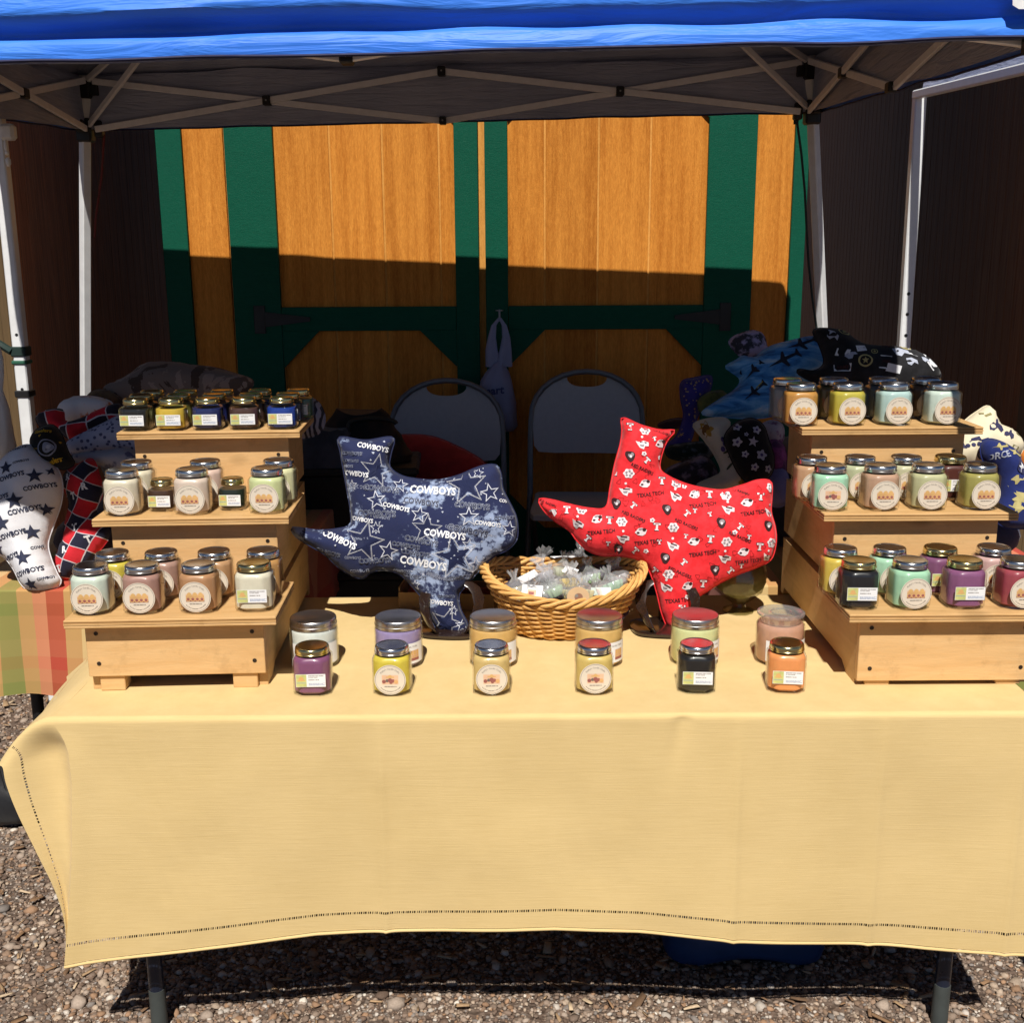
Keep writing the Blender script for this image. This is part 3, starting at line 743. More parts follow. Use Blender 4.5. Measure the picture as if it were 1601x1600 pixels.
# --- plaid side tables
t = NT('plaid_cotton'); tc = t.n('TexCoord'); sp = t.n('SeparateXYZ'); t.l(tc.outputs['Object'], sp.inputs[0])
def stripes(t, out, per, off, stops):
    a = t.n('Math', operation='MULTIPLY_ADD'); a.inputs[1].default_value = 1 / per; a.inputs[2].default_value = off; t.l(out, a.inputs[0])
    fr = t.n('Math', operation='FRACT'); t.l(a.outputs[0], fr.inputs[0]); return t.ramp(fr.outputs[0], stops, 'CONSTANT')
tanc, redc, grnc, yel = (.47, .27, .10), (.40, .035, .026), (.20, .225, .06), (.50, .31, .12)
XOFF = .625 - (xat(90, 2.73, .6) - (-1.42 - .60) / 2) / .30
sx = stripes(t, sp.outputs['X'], .30, XOFF, [(0, tanc), (.13, grnc), (.30, tanc), (.43, (.58, .20, .11)), (.55, redc), (.70, tanc), (.84, (.60, .44, .20))])
sz = stripes(t, sp.outputs['Z'], .21, .1, [(0, yel), (.3, grnc), (.45, yel), (.62, (.60, .15, .08)), (.78, (.66, .36, .17))])
sy = stripes(t, sp.outputs['Y'], .21, .3, [(0, yel), (.3, grnc), (.45, yel), (.62, (.60, .15, .08)), (.78, (.66, .36, .17))])
wvn = t.noise(tc.outputs['Object'], 700, 2)
plaid = t.bsdf(t.mix(.05, t.mix(.17, sx, sz), sy), .85, 0, .2, 0, t.bump(wvn, .3, .001), .1)
SLX0, SLX1, SLY0, SLY1 = -1.42, -.60, 2.74, 4.05
SRX0, SRX1, SRY0, SRY1 = .56, 1.44, 2.74, 4.05
lp = xat(57, 2.80, .4)
folding_table('dark legged side table under the plaid cloth on the left', SLX0 + .01, SLX1 - .01, SLY0 + .01, SLY1 - .01, ((lp, 2.80), (SLX1 - .12, 2.80), (lp, 3.95), (SLX1 - .12, 3.95)), black_pl)
folding_table('dark legged side table holding the pillow heap on the right', SRX0 + .01, SRX1 - .01, SRY0 + .01, SRY1 - .01, ((SRX0 + .12, 2.82), (SRX1 - .12, 2.82), (SRX0 + .12, 3.95), (SRX1 - .12, 3.95)), black_pl)
def side_cloth(label, x0, x1, y0, y1, drop):
    cx, cy = (x0 + x1) / 2, (y0 + y1) / 2
    b = MB(); N = 40
    per = []
    for (p, q, n) in (((x0, y0), (x1, y0), N), ((x1, y0), (x1, y1), N), ((x1, y1), (x0, y1), N), ((x0, y1), (x0, y0), N)):
        for i in range(n): per.append((p[0] + (q[0] - p[0]) * i / n, p[1] + (q[1] - p[1]) * i / n))
    rings = []
    for s in (0, .01, .02, .06, .12, .2, 1.0):
        d = s * drop
        ring = []
        for i, (x, y) in enumerate(per):
            dx = 1 if x > x1 - 1e-6 else -1 if x < x0 + 1e-6 else 0; dy = 1 if y > y1 - 1e-6 else -1 if y < y0 + 1e-6 else 0
            o = .004 + .02 * s + .014 * s * math.sin(i * .55) + .01 * s * nz(i * .21, 3) if s > .005 else 0
            ring.append((x + dx * o - cx, y + dy * o - cy, TZ - d + .003 * nz(i * .13) * s))
        rings.append(ring)
    b.rings(rings[::-1], 0, False, True)
    build('tablecloth', b, plaid, None, sharp=60, loc=(cx, cy, 0), label=label, cat='tablecloth')
side_cloth('red green and tan plaid tablecloth hanging from the left side table', SLX0, SLX1, SLY0, SLY1, TZ - at(60, 1085, 2.73).z)
side_cloth('plaid tablecloth under the pillow heap on the right side table', SRX0, SRX1, SRY0, SRY1, .28)

# ================================================================== DISPLAY STANDS
pine = wood('pine_ply', (.74, .485, .235), (.62, .37, .155), (.9, 7, 7), 5, .55, .25, fine=40, knots=.55)
pine_side = wood('pine_ply_side', (.68, .445, .215), (.55, .33, .14), (7, .9, 7), 5, .55, .25, fine=40, knots=.55)
pine_shelf = wood('pine_shelf', (.70, .445, .205), (.52, .30, .115), (.8, 6, 6), 6, .5, .25, fine=50, knots=.4)
pine_dark = wood('pine_ply_line', (.30, .15, .05), (.22, .10, .035), (.9, 7, 7), 6, .7, .2)
screw = plain('screw_head', (.06, .045, .035), .45, .6)
SW, BW = .402, .342
TIER = ((0.0, .156), (.21, .304), (.42, .450)); SD = .63
def stand(label, x, y, rz, zf=.0315):
    s = thing('display_stand', label, 'display stand', (x, y, TZ), rz, 'stepped wooden jar stands')
    h = BW / 2 - .0176; th = .018; hw = BW / 2
    zprev = 0
    for i, (ty, tz) in enumerate(TIER):
        yb = TIER[i + 1][0] if i < 2 else SD
        # shelf: three plies with darker glue lines between
        b = MB(); z1, z0 = tz, tz - .0165; pl = (z1 - z0) / 3
        for k in range(3):
            b.box((-SW / 2, ty - .026, z0 + k * pl + (.0006 if k else 0)), (SW / 2, yb + .004 - (.004 if i < 2 else 0), z0 + (k + 1) * pl - (.0006 if k < 2 else 0)), 0, bev=.0012 if k != 1 else 0)
        b.box((-SW / 2 + .0012, ty - .0248, z0 + .001), (SW / 2 - .0012, yb - .002, z1 - .001), 1)
        build('shelf', b, [pine_shelf, pine_dark], s)
        zb = zf + .0005 if i == 0 else TIER[i - 1][1] + .0005
        b = MB(); b.box((-hw, ty, zb), (hw, ty + th, z0 - .0006), bev=.0012); fp = build('front_panel', b, pine, s)
        for sx in (-1, 1):
            for zz in ((zb + .026, z0 - .022) if i == 0 else ((zb + z0) / 2 + .022,)):
                b = MB(); b.lathe([(.0042, 0), (.0042, .0007), (.003, .0010), (.0028, .0004)], 12); sc_ = build('screw', b, screw, fp, loc=(sx * (hw - .020 - .004 * random.random()), ty - .0002, zz + .004 * random.random()), rot=(R(90), 0, 0))
    # stepped sides: three boards a side, butted with a visible seam
    for sx in (-1, 1):
        xa = h + .0006 if sx > 0 else -h - .0006 - .017
        def side(y0, z0, z1, notch=False):
            pts = [(y0 + .0, z0), (SD, z0), (SD, z1), (y0, z1)]
            if notch: pts = [(y0 + .0, .0), (y0 + .05, .0), (y0 + .085, .018), (SD - .03, .018), (SD - .02, 0), (SD, 0), (SD, z1), (y0, z1)]
            b = MB(); n = len(pts)
            b.add([(xa, p[0], p[1]) for p in pts] + [(xa + .017, p[0], p[1]) for p in pts], [list(range(n))[::-1], [n + k for k in range(n)]] + [(k, (k + 1) % n, n + (k + 1) % n, n + k) for k in range(n)])
            build('side_board', b, pine_side, s)
        zt = [t_[1] - .0168 for t_ in TIER]
        side(TIER[0][0] + .0186, 0, zt[0], True)
        side(TIER[1][0] + .0186, zt[0] + .0185, zt[1])
        side(TIER[2][0] + .0186, zt[1] + .0185, zt[2])
    for sx in (-1, 1):
        for yy in (.0185, SD - .07):
            b = MB(); b.box((sx * (h - .0245) - .024, yy - .012, 0), (sx * (h - .0245) + .024, yy + .026, zf), bev=.0015); build('foot_block', b, pine, s)
    b = MB(); b.box((-h, SD - .016, .02), (h, SD - .001, TIER[2][1] - .017)); build('back_panel', b, pine, s)
    return s
YS = 2.06
LSX = xat(275, YS, .8); RSX = xat(1326, YS, .8) + BW / 2 + .018
LROT = R(2.3)
stand('stepped pine stand with feet on the left end of the table', LSX, YS, LROT)
stand('stepped pine stand on the right end of the table', RSX, YS, 0, .010)
def on_stand(side, px, tier, back, h2=.045):
    """place on a shelf: column px at jar mid height, distance 'back' behind the shelf's front edge"""
    x0, rz = (LSX, LROT) if side == 'L' else (RSX, 0)
    yl = TIER[tier][0] - .026 + back; z = TZ + TIER[tier][1]
    # solve for local x
    lo = 0.0
    for _ in range(12):
        wx = x0 + lo * math.cos(rz) - yl * math.sin(rz); wy = YS + lo * math.sin(rz) + yl * math.cos(rz)
        lo += xat(px, wy, z + h2) - wx
    return Vector((wx, wy, z + .0002)), rz
# ================================================================== CANDLE JARS
glass = gloss_shell('jar_glass', (.97, .98, .97), 1.33, .03)
silver = plain('silver_lid', (.74, .74, .74), .20, 1, .5, .02)
gold = plain('gold_lid', (.68, .58, .29), .20, 1, .5, .02)
pewter = plain('brushed_lid', (.62, .60, .59), .30, 1, .5, .0)
paper = plain('cream_paper', (.68, .60, .49), .6, 0, .3, .03)
whitep = plain('white_paper', (.80, .80, .80), .5, 0, .3, .02)
lime = plain('lime_print', (.52, .53, .20), .6, 0, .3, .15, 90)
ink = plain('ink', (.16, .13, .11), .7); inkb = plain('blue_ink', (.20, .28, .45), .7)
goldp = plain('gold_print', (.66, .40, .15), .6); amberp = plain('amber_print', (.62, .36, .15), .6); maroonp = plain('maroon_print', (.30, .10, .085), .6); peachp = plain('peach_print', (.72, .46, .30), .6)
def sq(a, c, n, k, r):
    """point k of n on a chamfered square (half width a, corner cut c), blended to a circle of radius r"""
    th = 2 * math.pi * (k + .5) / n
    x, y = math.cos(th), math.sin(th)
    m1 = max(abs(x), abs(y)) / a; m2 = (abs(x) + abs(y)) / (2 * a - c)
    return x, y, 1 / max(m1, m2)
def sq_ring(a, c, z, blend=0, r=0, n=40):
    out = []
    for k in range(n):
        x, y, d = sq(a, c, n, k, r); rr = d * (1 - blend) + r * blend; out.append((x * rr, y * rr, z))
    return out
JAR = {}
def jar_meshes(size):
    if size in JAR: return JAR[size]
    wd, H, lr, wax_k = {'l': (.074, .0940, .0330, .80), 's': (.0665, .0705, .0270, .74), 'm': (.057, .0665, .0240, .74)}[size]
    a = wd / 2; c = a * .42; lh = .0130 if size == 'l' else .0115; bh = H - lh
    sh = bh * (.915 if size == 'l' else .86)
    g = MB(); g.rings([sq_ring(a * .86, c, 0), sq_ring(a * .95, c, .0018), sq_ring(a, c, .006), sq_ring(a, c, sh * .9), sq_ring(a * .99, c, sh * .96), sq_ring(a * .95, c, sh + (bh - sh) * .15, .25, lr), sq_ring(a * .9, c, sh + (bh - sh) * .42, .75, lr * .98), sq_ring(a, c, sh + (bh - sh) * .62, 1, lr * .93), sq_ring(a, c, bh + .004, 1, lr * .93)], 0, True, False)
    wx = MB(); q = .0022; wt = bh * .955 if size == 'l' else bh * .82
    ai = a - q
    rr = [sq_ring(ai * .9, c, .0052), sq_ring(ai, c, .009), sq_ring(ai, c, sh * .9), sq_ring(ai * .985, c, sh * .95)]
    if wt > sh: rr += [sq_ring(ai * .94, c, sh + (bh - sh) * .1, .25, lr * .93), sq_ring(ai * .88, c, sh + (bh - sh) * .3, .8, lr * .93), sq_ring(ai, c, wt, 1, lr * .84)]
    wx.rings(rr, 0, True, True)
    ld = MB(); ld.lathe([(lr * .97, bh - .0015), (lr * 1.02, bh - .0005), (lr * 1.02, bh + .0018), (lr, bh + .0026), (lr, H - .0052), (lr * .985, H - .0030), (lr * .955, H - .0013), (lr * .91, H - .0003), (lr * .86, H), (lr * .83, H - .0003), (lr * .81, H - .0009), (lr * .5, H - .0006), (.0005, H - .0005)], 36, 0, (0, 0, 0), True, True)
    # labels on the front face
    yf = -a - .0006
    zc = (bh * .84) / 2 + .001
    def arcs(b, s, r0, size_, mid, y, mi, inv=False):
        vs, fs, W, Hh = text2d(s, .0, 1); k = size_
        out = []
        for x, yy in vs:
            ang = mid - (x * k) / r0 if not inv else mid + (x * k) / r0
            rr_ = r0 + yy * k if not inv else r0 - yy * k
            out.append((rr_ * math.cos(ang), y, zc + rr_ * math.sin(ang)))
        b.add(out, fs, mi)
    def disc(b, r, y, mi, cx=0, cz=0, n=32, r0=0):
        if r0:
            vs = [(cx + q_ * math.cos(2 * math.pi * k / n), y, cz + q_ * math.sin(2 * math.pi * k / n)) for q_ in (r0, r) for k in range(n)]
            b.add(vs, [(k, (k + 1) % n, n + (k + 1) % n, n + k) for k in range(n)], mi)
        else: b.add([(cx + r * math.cos(2 * math.pi * k / n), y, cz + r * math.sin(2 * math.pi * k / n)) for k in range(n)], [list(range(n))], mi)
    def rect(b, x0, x1, z0, z1, y, mi): b.add([(x0, y, z0), (x1, y, z0), (x1, y, z1), (x0, y, z1)], [(0, 1, 2, 3)], mi)
    labs = {}
    rl = min(.0305, sh * .445)
    for kind in ('cups', 'pie'):
        b = MB()
        disc(b, rl, yf, 0, 0, zc); disc(b, rl * .945, yf - .0002, 1, 0, zc, 40, rl * .925)
        arcs(b, "Kathy's Candle Crafts", rl * .72, rl * .155, math.pi / 2, yf - .0002, 1)
        ra = random.Random(5); an = -math.pi / 2 - .85
        while an < -math.pi / 2 + .85:
            da = ra.uniform(.03, .10); q0, q1 = rl * .76, rl * .81
            b.add([(r_ * math.cos(a_), yf - .0002, zc + r_ * math.sin(a_)) for r_, a_ in ((q0, an), (q1, an), (q1, an + da), (q0, an + da))], [(0, 1, 2, 3)][:], 1); an += da + ra.choice((.02, .02, .06))
        pw, p0, p1 = rl * .52, zc - rl * .30, zc + rl * .32
        if kind == 'cups':
            mid = zc - rl * .02
            pw = rl * .58; rect(b, -pw, pw, p0, p1 - .0035, yf - .00015, 5); rect(b, -pw, pw, mid - .0006, mid + .004, yf - .0002, 2)
            for k in (-1, 0, 1):
                cx = k * pw * .62
                rect(b, cx - pw * .24, cx + pw * .24, mid + .002, p1 - .003, yf - .0003, 3); disc(b, pw * .24, yf - .0004, 3, cx, p1 - .0045, 12)
            rect(b, -pw, pw, p0, p0 + .0052, yf - .0003, 4)
            for k in range(4):
                cx = (k - 1.5) * pw * .5; disc(b, pw * .27, yf - .0004, 2, cx, mid - .0035, 12); disc(b, pw * .16, yf - .0005, 4, cx, mid - .0035, 10)
        else:
            rect(b, -pw, pw, p0, p1, yf - .0002, 5)
            rect(b, -pw * .5, pw * .5, zc + .004, p1 - .003, yf - .0003, 3); disc(b, pw * .22, yf - .0004, 3, 0, p1 - .003, 12)
            for k, (cx, cz, r_) in enumerate(((-.75, -.22, .24), (-.35, -.1, .2), (0, -.05, .28), (.35, -.12, .22), (.72, -.2, .25), (.1, -.3, .2))): disc(b, pw * r_, yf - .0005 - .0001 * k, (4, 1, 4, 4, 2, 4)[k], pw * cx, zc + pw * cz, 10)
        x = -rl * .36
        while x < rl * .36:
            l_ = ra.uniform(.0006, .0022); rect(b, x, x + l_, zc - rl * .48, zc - rl * .42, yf - .0003, 1); x += l_ + ra.choice((.0003, .0003, .001))
        labs[kind] = b.mesh('round_label', [paper, ink, amberp, goldp, maroonp, peachp])
    b = MB(); lw = min(a * .80, .0285); z0 = zc - .001 - (.0125 if size == 'l' else .0115); z1 = z0 + (.026 if size == 'l' else .0235)
    n = 8
    rect(b, -lw, lw, z0, z1, yf, 0)
    rect(b, -lw + .0006, -lw + lw * .72, z0 + .0006, z1 - .0006, yf - .0002, 1)
    cx = -lw + lw * .37; rect(b, cx - lw * .25, cx + lw * .25, z0 + .0125, z0 + .0150, yf - .0003, 2); disc(b, lw * .17, yf - .0004, 2, cx, z0 + .0165, 14)
    rect(b, -lw + lw * .06, -lw + lw * .66, z0 + .0078, z0 + .0087, yf - .0003, 4)
    rs = random.Random(size)
    for (zz, hh, mi, x1) in ((z1 - .0042, .0014, 3, .86), (z1 - .0072, .0012, 3, .42), (z1 - .0125, .0015, 3, .5), (z0 + .0068, .0009, 4, .95), (z0 + .0050, .0009, 4, .8), (z0 + .0032, .0009, 4, .95)):
        x = -lw + lw * .86
        while x < lw * x1:
            l_ = rs.uniform(.0008, .0026); rect(b, x, min(x + l_, lw * .97), zz, zz + hh, yf - .0002, mi); x += l_ + rs.choice((.0004, .0004, .0011))
    labs['rect'] = b.mesh('paper_label', [whitep, lime, goldp, ink, inkb])
    JAR[size] = (g.mesh('glass_body', [glass], 50), wx.mesh('wax', [paper], 40), ld.mesh('lid', [silver], 30), labs)
    return JAR[size]
WAX = {}
def wax(c):
    if c not in WAX:
        t = NT('wax'); v = t.coord(); oi = t.n('ObjectInfo')
        f = t.noise(v, 45, 4)
        cc = t.ramp(f, [(.3, tuple(x * .9 for x in c)), (.7, tuple(min(1, x * 1.06 + .003) for x in c))])
        WAX[c] = t.bsdf(cc, .38, 0, .45, .25)
    return WAX[c]
def jar(name, label, pos, rz, size, wc, lid, lab, group):
    g, wx, ld, labs = jar_meshes(size)
    t = thing(name, label, 'candle jar', tuple(pos), rz, group)
    put('glass_body', g, t); put('wax', wx, t, mats=[wax(wc)]); put('lid', ld, t, mats=[lid])
    put('round_label' if lab != 'rect' else 'paper_label', labs[lab], t)
    return t
rj = random.Random(11)
def row(side, tier, back, group, items, size='l', dz=0):
    for (px, wc, lid, lab, text) in items:
        p, rz = on_stand(side, px, tier, back)
        jar('candle_jar', text, p, rz + rj.uniform(-.07, .07), size, wc, lid, lab, group)
G1 = 'square candle jars on the left stand'; G2 = 'square candle jars on the right stand'; G3 = 'small candle jars along the table front'; G4 = 'large round candle jars along the table front'
# left stand, bottom shelf
row('L', 0, .155, G1, [
    (178, (.62, .50, .07), silver, 'cups', 'yellow candle jar at the left of the back row on the left stand bottom shelf'),
    (254, (.42, .25, .20), silver, 'cups', 'mauve candle jar behind the rose one on the left stand bottom shelf'),
    (336, (.50, .28, .14), silver, 'cups', 'tan candle jar behind the caramel one on the left stand bottom shelf'),
    (412, (.50, .26, .09), silver, 'cups', 'amber candle jar behind the cream one with gold lid, left stand bottom shelf')])
row('L', 0, .062, G1, [
    (144, (.63, .70, .60), silver, 'cups', 'pale mint white candle jar at the front left corner of the left stand'),
    (224, (.40, .22, .18), silver, 'cups', 'dusty rose candle jar second from left on the left stand bottom shelf front'),
    (312, (.45, .23, .11), silver, 'cups', 'caramel brown candle jar third from left on the left stand bottom shelf front'),
    (398, (.72, .66, .52), gold, 'rect', 'cream candle jar with gold lid and rectangular label on the left stand')])
row('L', 1, .150, G1, [
    (216, (.70, .62, .46), silver, 'cups', 'cream candle jar at the back left of the left stand middle shelf'),
    (323, (.68, .48, .40), silver, 'cups', 'pale pink candle jar at the back centre of the left stand middle shelf'),
    (437, (.66, .64, .38), silver, 'cups', 'pale yellow candle jar at the back right of the left stand middle shelf')])
row('L', 1, .085, G1, [
    (254, (.06, .030, .02), gold, 'rect', 'short dark brown candle jar between the cream and pink jars, left stand middle shelf'),
    (364, (.012, .022, .018), gold, 'rect', 'short black green candle jar between the pink and lime jars, left stand middle shelf')], 'm')
row('L', 1, .055, G1, [
    (193, (.70, .62, .48), silver, 'cups', 'cream candle jar at the front left of the left stand middle shelf'),
    (302, (.68, .54, .45), silver, 'cups', 'cream pink candle jar at the front centre of the left stand middle shelf'),
    (419, (.60, .64, .33), silver, 'cups', 'pale lime candle jar at the front right of the left stand middle shelf')])
blk = (.010, .010, .010); nav = (.012, .02, .10)
row('L', 2, .190, G1, [
    (240, (.02, .03, .015), gold, 'rect', 'dark olive short jar at the back left of the left stand top shelf'),
    (292, (.05, .01, .025), gold, 'rect', 'dark plum short jar second along the back of the left stand top shelf'),
    (349, (.012, .03, .16), gold, 'rect', 'dark blue short jar at the back centre of the left stand top shelf'),
    (408, (.012, .035, .17), gold, 'rect', 'blue short jar fourth along the back of the left stand top shelf'),
    (468, (.04, .13, .085), gold, 'rect', 'dusky green short jar at the back right of the left stand top shelf')], 's')
row('L', 2, .120, G1, [
    (223, (.012, .014, .01), gold, 'rect', 'black short jar in the middle row behind the front black one, left stand top'),
    (281, (.16, .15, .03), gold, 'rect', 'olive short jar in the middle row behind the yellow one, left stand top'),
    (337, (.012, .02, .12), gold, 'rect', 'navy short jar in the middle row behind the front navy one, left stand top'),
    (394, (.06, .035, .03), gold, 'rect', 'dark brown short jar in the middle row behind the front brown one, left stand top'),
    (452, (.012, .02, .05), gold, 'rect', 'blue black short jar in the middle row behind the royal blue one, left stand top')], 's')
row('L', 2, .045, G1, [
    (214, blk, gold, 'rect', 'black short jar at the front left of the left stand top shelf'),
    (269, (.62, .42, .05), gold, 'rect', 'bright yellow short jar on the front of the left stand top shelf'),
    (326, nav, gold, 'rect', 'navy short jar at the front centre of the left stand top shelf'),
    (383, (.075, .035, .028), gold, 'rect', 'dark brown short jar between navy and royal blue, left stand top front'),
    (442, (.012, .045, .28), gold, 'rect', 'royal blue short jar at the front right of the left stand top shelf')], 's')
# right stand
row('R', 2, .150, G2, [
    (1231, (.26, .30, .33), silver, 'cups', 'grey blue candle jar at the back left of the right stand top shelf'),
    (1303, (.16, .14, .06), silver, 'cups', 'dark olive candle jar second along the back of the right stand top shelf'),
    (1380, (.16, .21, .26), silver, 'cups', 'slate blue candle jar third along the back of the right stand top shelf'),
    (1447, (.13, .085, .06), silver, 'cups', 'dark brown candle jar at the back right of the right stand top shelf')])
row('R', 2, .055, G2, [
    (1252, (.52, .25, .06), silver, 'cups', 'amber candle jar at the front left of the right stand top shelf'),
    (1325, (.50, .42, .06), silver, 'cups', 'olive yellow candle jar second along the front of the right stand top shelf'),
    (1397, (.44, .60, .58), silver, 'cups', 'pale aqua candle jar third along the front of the right stand top shelf'),
    (1473, (.60, .70, .63), silver, 'cups', 'pale mint candle jar at the front right of the right stand top shelf')])
row('R', 1, .150, G2, [
    (1268, (.52, .30, .17), silver, 'cups', 'tan candle jar at the back left of the right stand middle shelf'),
    (1343, (.50, .52, .33), silver, 'cups', 'pale green candle jar second along the back of the right stand middle shelf'),
    (1415, (.55, .52, .34), silver, 'cups', 'pale sage candle jar third along the back of the right stand middle shelf'),
    (1484, (.09, .025, .02), gold, 'rect', 'dark maroon candle jar with gold lid at the back of the right stand middle shelf')])
row('R', 1, .055, G2, [
    (1297, (.38, .66, .46), silver, 'pie', 'mint green candle jar at the front left of the right stand middle shelf'),
    (1375, (.50, .30, .20), silver, 'cups', 'rosy tan candle jar second along the front of the right stand middle shelf'),
    (1449, (.50, .49, .28), silver, 'cups', 'sage candle jar third along the front of the right stand middle shelf'),
    (1530, (.36, .32, .09), silver, 'cups', 'olive candle jar at the front right of the right stand middle shelf')])
row('R', 0, .150, G2, [
    (1312, (.66, .48, .08), silver, 'cups', 'yellow candle jar at the back left of the right stand bottom shelf'),
    (1388, (.40, .66, .47), silver, 'cups', 'mint candle jar at the back of the right stand bottom shelf'),
    (1467, (.22, .08, .17), gold, 'rect', 'purple candle jar with gold lid at the back of the right stand bottom shelf'),
    (1550, (.60, .38, .36), silver, 'cups', 'pinkish candle jar at the back right of the right stand bottom shelf')])
row('R', 0, .058, G2, [
    (1340, (.012, .011, .014), gold, 'rect', 'black candle jar with gold lid at the front left of the right stand'),
    (1420, (.36, .62, .42), silver, 'cups', 'mint candle jar at the front of the right stand bottom shelf'),
    (1505, (.24, .085, .19), gold, 'rect', 'purple candle jar with gold lid at the front of the right stand bottom shelf'),
    (1588, (.34, .06, .08), silver, 'cups', 'maroon candle jar at the front right of the right stand bottom shelf')])
# along the front of the table
for (px, wc, lid, lab, text) in ((488, (.22, .075, .16), gold, 'rect', 'purple square jar in front of the large white jar'),
    (612, (.66, .52, .06), silver, 'pie', 'yellow square jar in front of the large lavender jar'),
    (767, (.64, .45, .17), silver, 'pie', 'pale gold square jar in front of the large amber jar left of the basket middle'),
    (927, (.64, .46, .14), silver, 'pie', 'straw yellow square jar in front of the large jar at the right of the basket'),
    (1087, (.014, .012, .012), silver, 'rect', 'black square jar in front of the large pale lime jar'),
    (1227, (.80, .30, .10), gold, 'rect', 'orange square jar in front of the dusty pink glass lidded jar')):
    y = 2.056; jar('candle_jar', text, (xat(px, y, TZ + .045), y, TZ + .0006), -xat(px, y, .79) * .12 + rj.uniform(-.06, .06), 'l', wc, lid, lab, G3)
# large round jars
def big_jars():
    r, H, bh = .0500, .102, .086
    g = MB(); g.lathe([(r * .86, 0), (r * .96, .002), (r, .008), (r, bh * .86), (r * .985, bh * .93), (r * .93, bh * .98), (r * .92, bh + .004)], 48, cap1=False)
    w_ = MB(); w_.lathe([(r * .9, .006), (r * .955, .01), (r * .955, bh * .86), (r * .945, bh * .93), (r * .90, bh * .985)], 48)
    ld = MB(); ld.lathe([(r * .96, bh - .003), (r * .975, bh - .002), (r * .975, bh + .0035), (r * .955, bh + .0045), (r * .955, H - .0035), (r * .945, H - .0014), (r * .925, H - .0002), (r * .9, H), (r * .88, H - .0005), (.0005, H - .0006)], 48)
    lg = MB(); lg.lathe([(r * .80, bh - .003), (r * .80, bh + .006), (r * .82, bh + .012), (r * .97, bh + .016), (r * .97, bh + .020), (r * .86, bh + .0215), (r * .80, bh + .019), (r * .5, bh + .018), (.001, bh + .018)], 48)
    lg.lathe([(r * .42, bh + .0182), (r * .44, bh + .020), (r * .42, bh + .0215), (r * .38, bh + .020)], 36, cap0=False, cap1=False)
    def lab(a0, a1, withpic):
        b = MB(); z0, z1 = .012, .056; q = r + .0006
        def P(a, z, o=0): return ((q + o) * math.sin(a), -(q + o) * math.cos(a), z)
        n = 20
        b.grid([[P(a0 + (a1 - a0) * i / n, z0), P(a0 + (a1 - a0) * i / n, z1)] for i in range(n + 1)])
        vs, fs, W, Hh = text2d("Kathy's Candle Crafts", .0, 1); k = .046 / W; ac = (a0 + a1) / 2
        b.add([P(ac + x * k / q, z1 - .008 + y * k, .0003) for x, y in vs], fs, 1)
        am = a0 + (a1 - a0) * .70
        def pr(x0, x1, zz0, zz1, o, mi): b.grid([[P(am + (x0 + (x1 - x0) * i / 4) / q, zz0, o), P(am + (x0 + (x1 - x0) * i / 4) / q, zz1, o)] for i in range(5)], mi)
        pr(-.011, .011, .018, .040, .0003, 4)
        for k2 in range(3): pr(-.010 + k2 * .007, -.0045 + k2 * .007, .030, .039, .0005, 3)
        pr(-.011, .011, .018, .0235, .0005, 2)
        for k2 in range(4): pr(-.0105 + k2 * .0055, -.0065 + k2 * .0055, .0235, .029, .0006, 5)
        return b.mesh('wrap_label', [whitep, ink, maroonp, goldp, peachp, amberp], 60)
    mg, mw, ml, mlg = g.mesh('glass_body', [glass], 40), w_.mesh('wax', [paper], 40), ld.mesh('lid', [pewter], 30), lg.mesh('glass_lid', [gloss_shell('lid_glass', (.84, .85, .82), 1.5, .04, .16, .10)], 50)
    for (px, wc, gl, a0, a1, text) in ((490, (.74, .78, .74), 0, -.95, 1.25, 'large round white candle jar at the left of the front row'),
        (622, (.34, .27, .50), 0, -.35, 1.25, 'large round lavender candle jar with brushed lid'),
        (770, (.72, .44, .15), 0, -.75, 1.2, 'large round amber candle jar at the left of the basket'),
        (935, (.72, .46, .16), 0, -.1, 1.3, 'large round honey candle jar in front of the basket right side'),
        (1085, (.70, .72, .36), 0, -.2, 1.35, 'large round pale lime candle jar under the red pillow'),
        (1218, (.58, .32, .22), 1, -.75, 1.2, 'large round dusty pink candle jar with clear glass lid')):
        y = 2.205; x = xat(px, y, TZ + .05)
        t = thing('large_candle_jar', text, 'candle jar', (x, y, TZ + .0006), -x * .1, G4)
        put('glass_body', mg, t); put('wax', mw, t, mats=[wax(wc)])
        put('glass_lid' if gl else 'lid', mlg if gl else ml, t); put('wrap_label', lab(a0, a1, 1), t)
big_jars()
